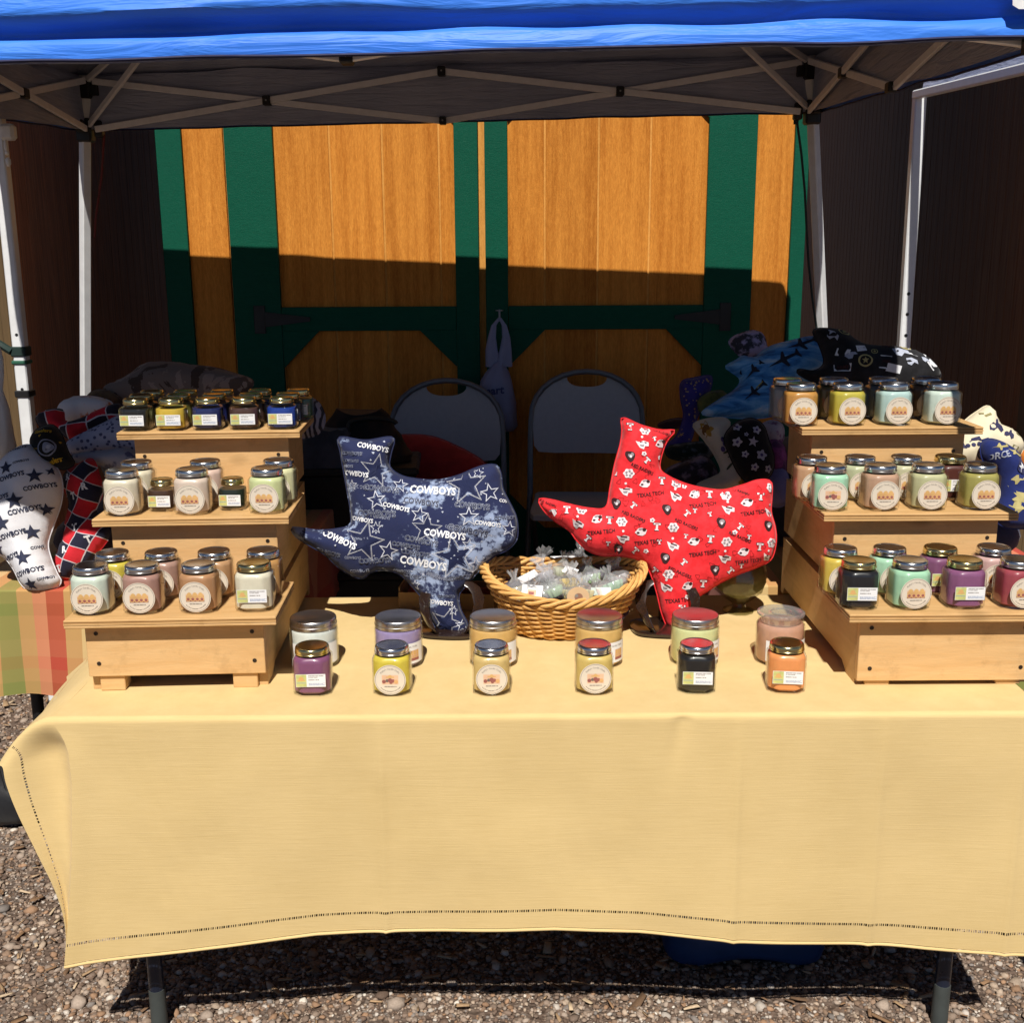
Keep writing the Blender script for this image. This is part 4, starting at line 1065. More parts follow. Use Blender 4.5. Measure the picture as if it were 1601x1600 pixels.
# ================================================================== CHAIRS
seat_pl = plain('grey_chair_plastic', (.40, .42, .445), .5, 0, .4, .05, 60, .15, 400)
frame_m = plain('grey_chair_frame', (.14, .145, .155), .4, .4)
def chair(label, px, py_top, d, rz):
    g = ground_z(d)
    top = at(px, py_top, d + .06)
    x = top.x
    t = thing('folding_chair', label, 'folding chair', (x, d, g), rz, 'grey folding chairs behind the table')
    zs = .455; HB = top.z - g - .012          # seat height, back height above the ground
    lean = .14
    def bk(u, z): return Vector((u, .02 + lean * (z - zs), z))
    # backrest plate: rounded top with a scooped hand hole
    zb, zt = HB - .315, HB - .02
    half = [(.0, zb)] + [(.12, zb), (.185, zb + .006), (.203, zb + .03), (.208, zb + .10), (.205, zb + .15)]
    for k in range(1, 7): a = k / 6 * R(62); half.append((.205 * math.cos(a) ** .9, zb + .15 + (zt - zb - .15) * math.sin(a) / math.sin(R(62)) * .98))
    half += [(.078, zt - .004)]
    for k in range(1, 7): a = k / 6; half.append((.078 * math.cos(a * math.pi / 2) ** .8 if k < 6 else 0.0, zt - .008 - .034 * math.sin(a * math.pi / 2)))
    out = half[:-1] + [half[-1]] + [(-u, z) for u, z in half[1:-1][::-1]]
    grid_pts = [(u, z) for u in np.arange(-.19, .2, .035) for z in np.arange(zb + .02, zt, .03)]
    P2, F = fill2d(out, grid_pts)
    b = MB(); n = len(P2)
    fr = [bk(u, z) + Vector((0, .022 * (u / .2) ** 2 * -1 + .018, 0)) for u, z in P2]
    b.add(fr + [p + Vector((0, .012, 0)) for p in fr], [tuple(f[::-1]) for f in F] + [tuple(i + n for i in f) for f in F] , 0, True)
    m_ = len(out); b.add([fr[i] for i in range(m_)] + [fr[i] + Vector((0, .012, 0)) for i in range(m_)], [(k, m_ + k, m_ + (k + 1) % m_, (k + 1) % m_) for k in range(m_)], 0)
    build('backrest', b, seat_pl, t)
    # frame hoop and legs
    pts = []
    for k in range(15):
        a = math.pi * k / 14; u = -.216 * math.cos(a); z = HB - .19 + .19 * math.sin(a) ** .85; pts.append(bk(u, z))
    lowf = [Vector((s * .222, -.33, .012)) for s in (-1, 1)]
    hoop = [lowf[0], lowf[0].lerp(bk(-.218, zs), .5), bk(-.218, zs), bk(-.218, HB - .26)] + pts + [bk(.218, HB - .26), bk(.218, zs), lowf[1].lerp(bk(.218, zs), .5), lowf[1]]
    b = MB(); b.tube(hoop, .011, 10); build('frame_hoop', b, frame_m, t)
    for s in (-1, 1):
        b = MB(); b.tube([Vector((s * .195, -.22, zs - .03)), Vector((s * .195, .28, .012))], .010, 10); build('rear_leg', b, frame_m, t)
    b = MB(); b.tube([Vector((-.195, .2, .11)), Vector((.195, .2, .11))], .008, 8); build('stretcher', b, frame_m, t)
    b = MB(); b.tube([Vector((-.215, -.26, .12)), Vector((.215, -.26, .12))], .008, 8); build('stretcher', b, frame_m, t)
    so_ = [(-.19, .0), (-.195, -.1), (-.2, -.3), (-.19, -.365), (-.15, -.385), (.15, -.385), (.19, -.365), (.2, -.3), (.195, -.1), (.19, .0), (.1, .012), (-.1, .012)]
    b = MB(); so_ = catmull(so_, 3); b.rings([[(u, y + .0, zs - .022) for u, y in so_], [(u * 1.0, y, zs - .004) for u, y in so_], [(u * .98, y * .985, zs) for u, y in so_], [(u * .8, y * .8 - .03, zs - .006) for u, y in so_]], 0, True, True); build('seat', b, seat_pl, t)
    return t
def fill2d(outline, inner, eps=1e-6):
    """triangulate the inside of a 2D outline with extra inner points"""
    o = np.array(outline, float); n = len(o)
    keep = [p for p in inner if inside(o, p[0], p[1]) and edge_dist(o, np.array([p]))[0] > .004]
    vs = [Vector(p) for p in outline] + [Vector(p) for p in keep]
    r = delaunay_2d_cdt(vs, [(i, (i + 1) % n) for i in range(n)], [], 1, eps)
    return [(v.x, v.y) for v in r[0]], [tuple(f) for f in r[2]]
def inside(o, x, y):
    x0, y0 = o[:, 0], o[:, 1]; x1, y1 = np.roll(x0, -1), np.roll(y0, -1)
    c = ((y0 > y) != (y1 > y)) & (x < (x1 - x0) * (y - y0) / np.where(y1 == y0, 1e-12, y1 - y0) + x0)
    return bool(c.sum() % 2)
def edge_dist(o, P):
    a = o; b = np.roll(o, -1, 0); d = b - a; L = (d * d).sum(1) + 1e-12
    out = np.empty(len(P))
    for i in range(0, len(P), 400):
        p = P[i:i + 400, None, :]; t = np.clip(((p - a) * d).sum(2) / L, 0, 1)
        q = a + t[..., None] * d; out[i:i + 400] = np.sqrt(((p - q) ** 2).sum(2)).min(1)
    return out
chair('grey folding chair at the left with a dark red pillow on its seat', 699, 591, 4.26, R(3))
chair('grey folding chair standing empty at the right behind the red pillow', 916, 577, 4.26, R(-4))

# ================================================================== PILLOWS
class Pillow:
    def __init__(s, label, pts, ox, oy, k, d0, tilt, thick, mat, yaw=0, soft=.05, step=.012, group=None, smooth=5, base=None, name='pillow'):
        P = [(ox + x * k, oy + y * k) for x, y in pts]
        cx = sum(p[0] for p in P) / len(P); cy = sum(p[1] for p in P) / len(P)
        s.P0 = at(cx, cy, d0)
        s.n = Vector((math.sin(yaw) * math.cos(tilt), -math.cos(yaw) * math.cos(tilt), math.sin(tilt)))
        s.u = Vector((math.cos(yaw), math.sin(yaw), 0)); s.vv = s.n.cross(s.u)
        s.ox, s.oy, s.k = ox, oy, k
        L = [s.loc(x, y, True) for x, y in pts]
        if sum(L[i][0] * L[(i + 1) % len(L)][1] - L[(i + 1) % len(L)][0] * L[i][1] for i in range(len(L))) < 0: L = L[::-1]
        o = catmull(L, smooth)
        # even spacing
        o = np.array(o); dd = np.linalg.norm(np.roll(o, -1, 0) - o, axis=1); cum = np.concatenate([[0], np.cumsum(dd)]); tot = cum[-1]
        N = max(24, int(tot / .009)); oo = np.concatenate([o, o[:1]])
        tt = np.linspace(0, tot, N, endpoint=False)
        s.o = np.stack([np.interp(tt, cum, oo[:, 0]), np.interp(tt, cum, oo[:, 1])], 1)
        s.thick, s.soft = thick, soft; s.seed = hash(label) % 97 * 1.7 if False else (len(label) * 3.1 + cx * .01)
        (x0, y0), (x1, y1) = s.o.min(0), s.o.max(0)
        jt = random.Random(len(label))
        inner = [(x + jt.uniform(-.002, .002), y + jt.uniform(-.002, .002)) for x in np.arange(x0, x1, step) for y in np.arange(y0, y1, step)]
        P2, F = fill2d([tuple(p) for p in s.o], inner)
        A = np.array(P2); d = edge_dist(s.o, A); d[:len(s.o)] = 0
        h = s.h(A, d)
        b = MB(); n = len(A); m_ = len(s.o)
        front = [(A[i, 0], A[i, 1], h[i]) for i in range(n)]
        back = [(A[i, 0], A[i, 1], -h[i] * .8) for i in range(n)]
        b.v = front + back[m_:]
        for f in F: b.f.append(list(f)); b.mi.append(0); b.sm.append(True)
        for f in F:
            g = [i if i < m_ else i + n - m_ for i in f][::-1]; b.f.append(g); b.mi.append(0); b.sm.append(True)
        s.ob = put(name, b.mesh(name, [mat], 0), None, None, None, label, 'pillow', group)
        M = Matrix((s.u, s.vv, s.n)).transposed().to_4x4(); M.translation = s.P0; s.ob.matrix_world = M
        # seam cord
        b = MB(); b.tube([(p[0], p[1], 0) for p in s.o], .0016, 5, 0, True); build('seam', b, mat, s.ob)
        s.mbs = {}
    def loc(s, x, y, raw=True):
        p = onplane(s.ox + x * s.k, s.oy + y * s.k, s.P0, s.n) - s.P0
        return (p.dot(s.u), p.dot(s.vv))
    def h(s, A, d):
        base = s.thick * (1 - np.exp(-np.maximum(d, 0) / s.soft)) ** .62
        w_ = np.array([.0075 * nz(a[0] * 11 + s.seed, a[1] * 11) + .0030 * nz(a[0] * 30, a[1] * 30 + s.seed) for a in A])
        # puckers running in from the seam
        e = np.exp(-d / .028) * (1 - np.exp(-d / .004))
        pk_ = np.array([nz(a[0] * 70 + s.seed, a[1] * 70, 5) for a in A]) * .0085 * e
        return base + w_ * np.minimum(1, d / .03) + pk_
    def put2(s, vs, fs, key, mat, eps=.0010, margin=.003):
        """lay flat shapes (local u, v) on the front of the pillow"""
        if not len(vs): return
        A = np.array(vs, float); d = edge_dist(s.o, A)
        ins = np.array([inside(s.o, a[0], a[1]) for a in A]) & (d > margin)
        hh = s.h(A, d) + eps
        if key not in s.mbs: s.mbs[key] = (MB(), mat)
        fs = [f for f in fs if all(ins[i] for i in f)]
        if fs: s.mbs[key][0].add([(A[i, 0], A[i, 1], hh[i]) for i in range(len(A))], fs, 0, False)
    def text(s, x, y, wpx, txt, key, mat, rot=0, bold=.02, eps=.0011, outline=False):
        c = s.loc(x, y); e = s.loc(x + 10, y); k0 = math.hypot(e[0] - c[0], e[1] - c[1]) / 10
        vs, fs, W, H = text2d(txt, bold, 2); k = wpx * k0 / W
        cr, sr = math.cos(rot), math.sin(rot)
        s.put2([(c[0] + (a * cr - b_ * sr * 1.15) * k, c[1] + (a * sr + b_ * cr * 1.15) * k) for a, b_ in vs], fs, key, mat, eps)
    def star(s, x, y, rpx, key, mat, rot=0, ring=0, eps=.0011):
        c = s.loc(x, y); e = s.loc(x + 10, y); r = rpx * math.hypot(e[0] - c[0], e[1] - c[1]) / 10
        o = star2d(r, .42, rot)
        def sub(a, b_, n=3): return [(a[0] + (b_[0] - a[0]) * i / n, a[1] + (b_[1] - a[1]) * i / n) for i in range(n)]
        oo = [q for i in range(10) for q in sub(o[i], o[(i + 1) % 10])]
        if ring:
            ii = [(p[0] * (1 - ring), p[1] * (1 - ring)) for p in oo]; n = len(oo)
            s.put2([(c[0] + a, c[1] + b_) for a, b_ in oo + ii], [(n + k, n + (k + 1) % n, (k + 1) % n, k) for k in range(n)], key, mat, eps)
        else:
            n = len(oo); mid = [(p[0] * .5, p[1] * .5) for p in oo]
            s.put2([(c[0] + a, c[1] + b_) for a, b_ in oo + mid + [(0, 0)]], [(n + k, n + (k + 1) % n, (k + 1) % n, k) for k in range(n)] + [(2 * n, n + (k + 1) % n, n + k) for k in range(n)], key, mat, eps)
    def blob(s, x, y, rx, ry, key, mat, rot=0, lobes=0, amp=.0, n=20, ring=0, eps=.0011):
        c = s.loc(x, y); e = s.loc(x + 10, y); k0 = math.hypot(e[0] - c[0], e[1] - c[1]) / 10
        pts = []
        for i in range(n):
            a = 2 * math.pi * i / n; r = 1 + amp * math.cos(lobes * a)
            X, Y = rx * k0 * r * math.cos(a), ry * k0 * r * math.sin(a); pts.append((X * math.cos(rot) - Y * math.sin(rot), X * math.sin(rot) + Y * math.cos(rot)))
        if ring: ii = [(p[0] * (1 - ring), p[1] * (1 - ring)) for p in pts]; s.put2([(c[0] + a, c[1] + b_) for a, b_ in pts + ii], [(n + k, (n + (k + 1) % n), (k + 1) % n, k)[::-1] for k in range(n)], key, mat, eps)
        else: s.put2([(c[0] + a, c[1] + b_) for a, b_ in pts + [(0, 0)]], [(n, k, (k + 1) % n) for k in range(n)], key, mat, eps)
    def shape(s, pts, key, mat, eps=.0011, at_=None, scale=1, rot=0):
        """polygon in crop pixels, or relative to at_ with a scale"""
        if at_:
            cr, sr = math.cos(rot), math.sin(rot)
            pts = [(at_[0] + (a * cr - b_ * sr) * scale, at_[1] + (a * sr + b_ * cr) * scale) for a, b_ in pts]
        L = [s.loc(a, b_) for a, b_ in pts]
        if sum(L[i][0] * L[(i + 1) % len(L)][1] - L[(i + 1) % len(L)][0] * L[i][1] for i in range(len(L))) < 0: L = L[::-1]
        try: V, F = fill2d(L, [])
        except Exception: return
        s.put2(V, F, key, mat, eps)
    def done(s):
        for key, (b, mat) in s.mbs.items():
            if b.f: build(key, b, mat, s.ob, kind='stuff')
# ---- navy printed pillow
t = NT('navy_print_cotton'); v = t.coord()
f1 = t.noise(v, 9, 9, .72); f2 = t.noise(v, 70, 3, .6); f3 = t.noise(v, 3.5, 2)
m1 = t.ramp(f1, [(.53, (0, 0, 0)), (.575, (1, 1, 1))]); m2 = t.ramp(f2, [(.36, (0, 0, 0)), (.5, (1, 1, 1))]); m3 = t.ramp(f3, [(.30, (0, 0, 0)), (.44, (1, 1, 1))])
mm = t.mix(1, t.mix(1, m1, m2, 'MULTIPLY'), m3, 'MULTIPLY')
navy_fab = t.bsdf(t.mix(mm, (.018, .024, .075), (.30, .37, .54)), .85, 0, .2, 0, t.bump(t.noise(v, 24, 3), .3, .006, t.bump(t.noise(v, 800, 2), .2, .0008)), .1)
pw = plain('white_print', (.74, .75, .78), .8, 0, .2, .08, 60); pgrey = plain('silver_print', (.22, .24, .32), .8, 0, .2, .2, 80); pnavy = plain('navy_print', (.012, .017, .055), .8, 0, .2, .1)
psil2 = plain('star_print', (.56, .58, .66), .8, 0, .2, .1, 60); psil = plain('pale_silver_print', (.40, .43, .52), .8, 0, .2, .1, 80)
NAVY = [(240, 490), (350, 503), (465, 490), (457, 560), (452, 612), (500, 650), (580, 666), (660, 668), (740, 648), (800, 622), (850, 606), (895, 606), (915, 640), (922, 700), (945, 750), (975, 810), (985, 860), (980, 920), (940, 962), (890, 985), (840, 1030), (800, 1075), (765, 1115), (740, 1150), (748, 1210), (775, 1265), (772, 1308), (720, 1320), (660, 1300), (615, 1240), (590, 1170), (560, 1130), (520, 1085), (480, 1055), (420, 1045), (370, 1055), (340, 1080), (300, 1070), (240, 1035), (180, 980), (120, 945), (60, 905), (40, 868), (80, 868), (150, 878), (230, 872), (285, 855), (288, 800), (275, 720), (257, 620), (245, 550)]
k5 = 560 / 1493
p = Pillow('navy and silver state-shaped pillow lettered COWBOYS with white stars', NAVY, 440, 500, k5, 2.44, R(13), .050, navy_fab, 0, .055, .010, 'shaped print pillows')
for (x, y, w_, r) in ((635, 712, 190, -4), (686, 893, 172, -8), (596, 1012, 195, -10), (487, 781, 112, -14), (863, 850, 108, -8), (250, 915, 155, -24), (385, 533, 130, -12), (312, 643, 120, -8), (338, 832, 106, -9), (664, 1175, 108, -8), (948, 760, 80, -12)): p.text(x, y, w_, 'COWBOYS', 'white_lettering', pw, R(r), .035, .0014)
for (x, y, w_, r) in ((424, 706, 145, -6), (588, 760, 146, -8), (798, 776, 146, -6), (405, 808, 162, -2), (780, 878, 168, -12), (938, 826, 100, 2), (526, 940, 118, -10), (566, 972, 120, -8), (590, 920, 140, -12), (395, 1003, 130, 2), (745, 1073, 110, 6), (560, 1068, 100, -10), (640, 1210, 0, 0), (480, 520, 70, 0), (300, 560, 90, -4), (296, 590, 70, -4), (200, 970, 110, -14), (690, 1150, 70, -4)):
    if w_:
        p.text(x, y, w_, 'COWBOYS', 'grey_lettering', psil, R(r), .045, .0012); p.text(x, y, w_ * .985, 'COWBOYS', 'dark_lettering', pnavy, R(r), .008, .0017)
rn = random.Random(8)
for i in range(26):
    x, y = rn.uniform(260, 980), rn.uniform(500, 1290); p.text(x, y, rn.uniform(55, 90), 'COWBOYS', 'faint_lettering', pgrey, R(rn.uniform(-14, 4)), .03, .0008)
for i in range(150):
    x, y = rn.uniform(60, 980), rn.uniform(490, 1310); p.blob(x, y, rn.uniform(2, 6), rn.uniform(2, 5), 'paint_fleck', psil, rn.uniform(0, 3), 3, .3, 9, 0, .0009)
for (x, y, r_, ro) in ((402, 630, 72, 12), (775, 690, 88, -8), (612, 872, 66, 6), (352, 922, 88, 14), (728, 985, 98, -10), (690, 1262, 74, 20)):
    p.star(x, y, r_ * .70, 'dark_star', pnavy, R(ro), 0, .0009); p.star(x, y, r_, 'white_star_outline', pw, R(ro), .04, .0013); p.star(x, y, r_ * .90, 'white_star_outline', pw, R(ro), .025, .0013)
for (x, y, r_, ro) in ((820, 640, 26, 10), (870, 722, 42, -12), (405, 752, 42, -8), (582, 812, 38, 10), (785, 822, 44, 0), (950, 872, 36, 8), (783, 938, 30, 12), (452, 962, 44, 14), (402, 866, 28, 0), (815, 1022, 38, -6), (757, 1272, 34, 5), (500, 690, 34, 10), (300, 690, 24, 0), (720, 1210, 22, 10), (560, 1105, 24, 0)):
    p.star(x, y, r_, 'silver_star_outline', psil2, R(ro), .24, .0013)
p.done()
# ---- red pillow
red_fab = fabric('red_print_cotton', (.80, .022, .030), .14, 800, .2, .85, .1, (.86, .035, .045), 40, 3, .35, .6)
pblk = plain('black_print', (.035, .008, .010), .8); pdred = plain('dark_red_print', (.36, .010, .014), .8); ppw = plain('offwhite_print', (.78, .70, .72), .8, 0, .2, .1, 120); pgr = plain('grey_print_mark', (.28, .25, .27), .8)
REDP = [(460, 408), (540, 440), (620, 460), (682, 462), (652, 500), (630, 550), (618, 618), (650, 650), (720, 682), (800, 702), (880, 710), (960, 690), (1030, 668), (1082, 676), (1085, 740), (1082, 800), (1100, 870), (1102, 935), (1082, 1000), (1030, 1030), (950, 1060), (880, 1092), (820, 1130), (772, 1165), (768, 1220), (748, 1285), (700, 1312), (655, 1292), (625, 1225), (602, 1130), (570, 1042), (530, 1002), (450, 985), (380, 985), (320, 965), (270, 920), (240, 880), (180, 840), (130, 792), (113, 748), (170, 752), (250, 772), (330, 787), (392, 782), (410, 700), (430, 600), (452, 520), (460, 460)]
k6 = 540 / 1440
p = Pillow('bright red state-shaped pillow with white Texas Tech marks on the right', REDP, 800, 500, k6, 2.46, R(13), .052, red_fab, 0, .055, .010, 'shaped print pillows')
def double_t(x, y, s_, ro):
    bar = [(-1, -1), (1, -1), (1, -.5), (-1, -.5)]; st = [(-.3, -.5), (.3, -.5), (.3, .75), (-.3, .75)]; ft = [(-.55, .75), (.55, .75), (.55, 1.05), (-.55, 1.05)]
    for q in (bar, st, ft): p.shape([(a * 1.22, b_ * 1.16) for a, b_ in q], 'black_mark', pblk, .0011, (x, y), s_, ro); p.shape(q, 'white_mark', ppw, .0015, (x, y), s_, ro)
    p.shape([(-.55, -.82), (.55, -.82), (.55, -.66), (-.55, -.66)], 'dark_mark', pdred, .0019, (x, y), s_, ro)
rr = random.Random(4)
row_i = 0
y = 440
kinds = ['T', 'flower', 'hat', 'dog', 'txt1', 'dark', 'T2', 'txt2']
cells = [(490, 448, 'T'), (552, 464, 'f'), (620, 470, 'd2'), (537, 520, 'h'), (617, 518, 'g'), (488, 570, 'k'), (556, 590, 't'), (482, 643, 'f'), (538, 625, 'x2'), (548, 684, 'g'), (620, 672, 'T'), (470, 712, 'h'), (682, 684, 'f'), (570, 728, 'x1'), (675, 735, 'h'), (755, 728, 'g'), (818, 728, 'T'), (886, 734, 'f'), (945, 716, 'd2'), (432, 765, 'k'), (500, 775, 't'), (432, 640, 'T'), (637, 790, 'k'), (718, 808, 't'), (785, 772, 'x1'), (890, 788, 'h'), (968, 762, 'g'), (1025, 738, 'T'), (1075, 700, 'f'), (500, 820, 'x2'), (452, 842, 'f'), (530, 882, 'g'), (595, 862, 'T'), (662, 865, 'f'), (715, 852, 'x2'), (457, 908, 'h'), (403, 835, 'T'), (352, 830, 'g'), (368, 883, 'x1'), (290, 792, 'f'), (228, 792, 'T'), (165, 806, 'g'), (272, 848, 'h'), (312, 912, 't'), (560, 925, 'x1'), (660, 938, 'h'), (745, 922, 'g'), (813, 912, 'T'), (880, 924, 'f'), (858, 845, 'k'), (935, 862, 't'), (995, 804, 'x1'), (1070, 800, 'h'), (1060, 858, 'k'), (935, 905, 'x2'), (952, 965, 'g'), (1020, 945, 'T'), (1075, 930, 'f'), (875, 990, 'h'), (782, 972, 'x1'), (705, 1008, 't'), (630, 990, 'k'), (645, 1058, 'f'), (838, 1040, 'k'), (905, 1045, 't'), (690, 1050, 'x2'), (722, 1105, 'g'), (790, 1098, 'T'), (637, 1110, 'h'), (975, 1005, 'x1'), (1060, 990, 'h'), (590, 1045, 't'), (440, 955, 'k'), (510, 962, 't'), (690, 1165, 'x1'), (700, 1200, 'T'), (150, 765, 'd2'), (690, 1255, 'f')]
while len(cells) < 150:
    q_ = (rr.uniform(130, 1090), rr.uniform(420, 1300)); ok_ = all(math.hypot(q_[0] - c[0], (q_[1] - c[1]) * 1.2) > 33 for c in cells)
    row_i += 1
    if ok_: cells.append(q_ + (rr.choice('so'),))
    if row_i > 6000: break
for (x, y, c_) in cells:
    ro = rr.uniform(-.25, .25)
    if c_ == 'T': double_t(x, y, 14.5, .08)
    elif c_ == 't': double_t(x, y, 12, .75)
    elif c_ == 's': double_t(x, y, 8.5, ro)
    elif c_ == 'o': p.blob(x, y, 10, 9, 'white_mark', ppw, ro, 5, .16, 18, 0, .0013); p.blob(x, y, 4, 4, 'grey_mark', pgr, 0, 0, 0, 8, 0, .0019)
    elif c_ == 'f':
        p.blob(x, y, 21, 19, 'white_mark', ppw, ro, 6, .12, 24, 0, .0013)
        for q in range(5): a = q * 1.26 + ro; p.blob(x + 11 * math.cos(a), y + 10 * math.sin(a), 5.2, 4.4, 'grey_mark', pgr, a, 0, 0, 8, 0, .0019)
    elif c_ == 'h':
        p.shape([(-1.2, -.7), (-.4, -.35), (.3, -.5), (1.25, .0), (1.1, .75), (.4, .6), (.05, 1.2), (-.6, .75), (-.9, .1)], 'white_mark', ppw, .0013, (x, y), 21, ro)
        p.shape([(-.35, -.4), (.75, -.1), (.7, .1), (-.4, -.18)], 'black_mark', pblk, .0019, (x, y), 24, ro); p.blob(x, y - 28, 5, 5, 'white_mark', ppw); p.shape([(-.5, .05), (.3, .2), (.1, .5), (-.4, .4)], 'grey_mark', pgr, .0019, (x, y), 24, ro)
    elif c_ == 'g':
        p.shape([(-1.2, .5), (-.7, -.5), (-.1, -.8), (.5, -.75), (1.1, -.6), (1, .3), (.5, .8), (-.4, .85)], 'white_mark', ppw, .0013, (x, y), 20, ro)
        p.blob(x + 13, y - 8, 8, 7, 'black_mark', pblk, 0, 0, 0, 10, 0, .0019); p.blob(x - 12, y + 5, 6, 4, 'black_mark', pblk, 0, 0, 0, 10, 0, .0019); p.blob(x - 2, y - 10, 9, 4, 'grey_mark', pgr, .3, 0, 0, 10, 0, .0018)
    elif c_ == 'k':
        p.blob(x, y, 18, 23, 'black_mark', pblk, .4 + ro, 3, .12, 18, 0, .0013); p.blob(x + 3, y - 4, 10, 11, 'grey_mark', pgr, .4, 2, .2, 14, 0, .0017); p.blob(x + 2, y + 3, 5, 6, 'white_mark', ppw, 0, 0, 0, 10, 0, .0021)
    elif c_ == 'x1': p.text(x, y, 112, 'TEXAS TECH', 'black_lettering', pblk, R(7), .02, .0013)
    elif c_ == 'x2': p.text(x, y, 100, 'RED RAIDERS', 'black_lettering', pblk, R(-24), .02, .0013)
    elif c_ == 'd2': p.text(x, y, 76, 'RED RAIDERS', 'black_lettering', pblk, R(-22), .02, .0013)
for i in range(120):
    x, y = rr.uniform(150, 1080), rr.uniform(560, 1120); p.blob(x, y, rr.uniform(8, 16), rr.uniform(6, 12), 'dark_mark', pdred, rr.uniform(0, 3), 3, .3, 14, .22, .0008)
p.done()
# ---- dark red pillow on the left chair
darkred = fabric('dark_red_cotton', (.30, .018, .020), .15, 700, .2, .85, .15, (.36, .022, .024), 10)
Pillow('plain dark red rounded pillow lying on the left grey chair', [(420, 560), (430, 500), (470, 482), (560, 478), (640, 488), (720, 520), (790, 555), (850, 600), (870, 680), (840, 740), (700, 760), (520, 750), (440, 690)], 440, 500, k5, 4.08, R(28), .07, darkred, 0, .07, .016)
# ---- pillow heap on the left side table
k4 = 540 / 1440
pnv2 = plain('washed_navy_print', (.03, .036, .075), .8); white_fab = fabric('white_print_cotton', (.74, .74, .78), .05, 800, .2, .85, .1)
p = Pillow('white boot-shaped pillow printed with navy stars and COWBOYS', [(0, 590), (50, 545), (120, 520), (180, 560), (240, 620), (262, 690), (255, 770), (228, 850), (202, 930), (212, 990), (240, 1060), (256, 1092), (232, 1122), (180, 1135), (120, 1130), (85, 1100), (55, 1040), (15, 990), (-40, 960), (-70, 880), (-70, 760), (-45, 650)], 0, 500, k4, 2.80, R(20), .085, white_fab, R(4), .06, .012, 'pillow heap on the left side table')
for (x, y, w_) in ((80, 670, 138), (195, 708, 128), (140, 805, 140), (25, 762, 130), (82, 905, 138), (50, 1000, 140), (145, 1055, 135), (85, 545, 90), (190, 950, 80), (215, 1080, 75), (120, 605, 70)): p.text(x, y, w_ * .9, 'COWBOYS', 'navy_lettering', pnv2, R(15), .035, .0014)
for (x, y, r_) in ((60, 632, 38), (178, 665, 40), (105, 770, 44), (50, 862, 42), (160, 895, 40), (5, 965, 38), (128, 1000, 42), (150, 1108, 34), (-10, 700, 36), (215, 800, 34), (230, 640, 24)): p.star(x, y, r_ * .84, 'navy_star', pnv2, R(-8), 0, .0014)
p.done()
def patch_mat(name, c1, c2, line, sx_, rot, off=0.0):
    t = NT(name); v = t.coord((1, 1, 1), (0, 0, rot))
    ds = t.n('VectorMath', operation='ADD'); nzv = t.n('TexNoise'); nzv.inputs['Scale'].default_value = 6
    t.l(v, nzv.inputs['Vector']); sc_ = t.n('VectorMath', operation='SCALE'); sc_.inputs['Scale'].default_value = .04; t.l(nzv.outputs['Color'], sc_.inputs[0])
    t.l(v, ds.inputs[0]); t.l(sc_.outputs[0], ds.inputs[1])
    fl = t.n('VectorMath', operation='MULTIPLY'); fl.inputs[1].default_value = (1 / sx_, 1 / sx_, 0); t.l(ds.outputs[0], fl.inputs[0])
    f_ = t.n('VectorMath', operation='FRACTION'); t.l(fl.outputs[0], f_.inputs[0]); s3 = t.n('SeparateXYZ'); t.l(f_.outputs[0], s3.inputs[0])
    mnm = t.n('Math', operation='MINIMUM'); t.l(s3.outputs[0], mnm.inputs[0]); t.l(s3.outputs[1], mnm.inputs[1])
    ln = t.n('Math', operation='LESS_THAN'); ln.inputs[1].default_value = .055; t.l(mnm.outputs[0], ln.inputs[0])
    f3_ = t.n('VectorMath', operation='FLOOR'); t.l(fl.outputs[0], f3_.inputs[0]); wn = t.n('TexWhiteNoise'); t.l(f3_.outputs[0], wn.inputs['Vector'])
    ck = t.n('TexChecker'); ck.inputs['Scale'].default_value = 1; ck.inputs['Color1'].default_value = c4(c1); ck.inputs['Color2'].default_value = c4(c2)
    of = t.n('VectorMath', operation='ADD'); of.inputs[1].default_value = (0, 0, .5); t.l(fl.outputs[0], of.inputs[0]); t.l(of.outputs[0], ck.inputs['Vector'])
    base_ = t.mix(ln.outputs[0], ck.outputs['Color'], line)
    f = t.noise(v, 40, 4)
    cc = t.mix(.25, base_, t.ramp(f, [(.35, (.3, .3, .3)), (.65, (1, 1, 1))]), 'MULTIPLY')
    return t.bsdf(cc, .85, 0, .2, 0, t.bump(t.noise(v, 20, 3), .3, .006), .1)
pat = patch_mat('red_navy_patchwork', (.62, .022, .035), (.018, .020, .045), (.62, .60, .66), .042, R(22))
p = Pillow('red and navy patchwork pillow with white grid lines behind the left stand', [(270, 640), (330, 600), (385, 580), (412, 640), (430, 720), (402, 800), (450, 860), (462, 900), (400, 985), (370, 1030), (320, 1062), (270, 1087), (232, 1060), (222, 1010), (258, 925), (270, 850), (288, 760), (262, 700)], 0, 500, k4, 2.86, R(18), .06, pat, R(-6), .05, .012, 'pillow heap on the left side table')
pred = plain('red_print', (.55, .02, .03), .8)
for (x, y, tx) in ((345, 870, 'T'), (300, 960, 'R'), (330, 740, 'T'), (380, 700, 'R'), (270, 1040, 'T'), (310, 660, 'R'), (395, 920, 'T')): p.text(x, y, 22, tx, 'white_lettering', pw if tx == 'T' else pred, R(15), .05, .0014)
p.done()
blackgold = fabric('black_cotton', (.010, .010, .011), .2, 700, .2, .85, .1)
pgold = plain('gold_print_mark', (.50, .30, .015), .8)
p = Pillow('black pillow lettered Steelers in gold on the left heap', [(125, 500), (160, 452), (220, 438), (258, 480), (290, 560), (312, 598), (270, 626), (205, 612), (160, 600), (140, 560)], 0, 500, k4, 2.88, R(25), .055, blackgold, R(5), .045, .011, 'pillow heap on the left side table')
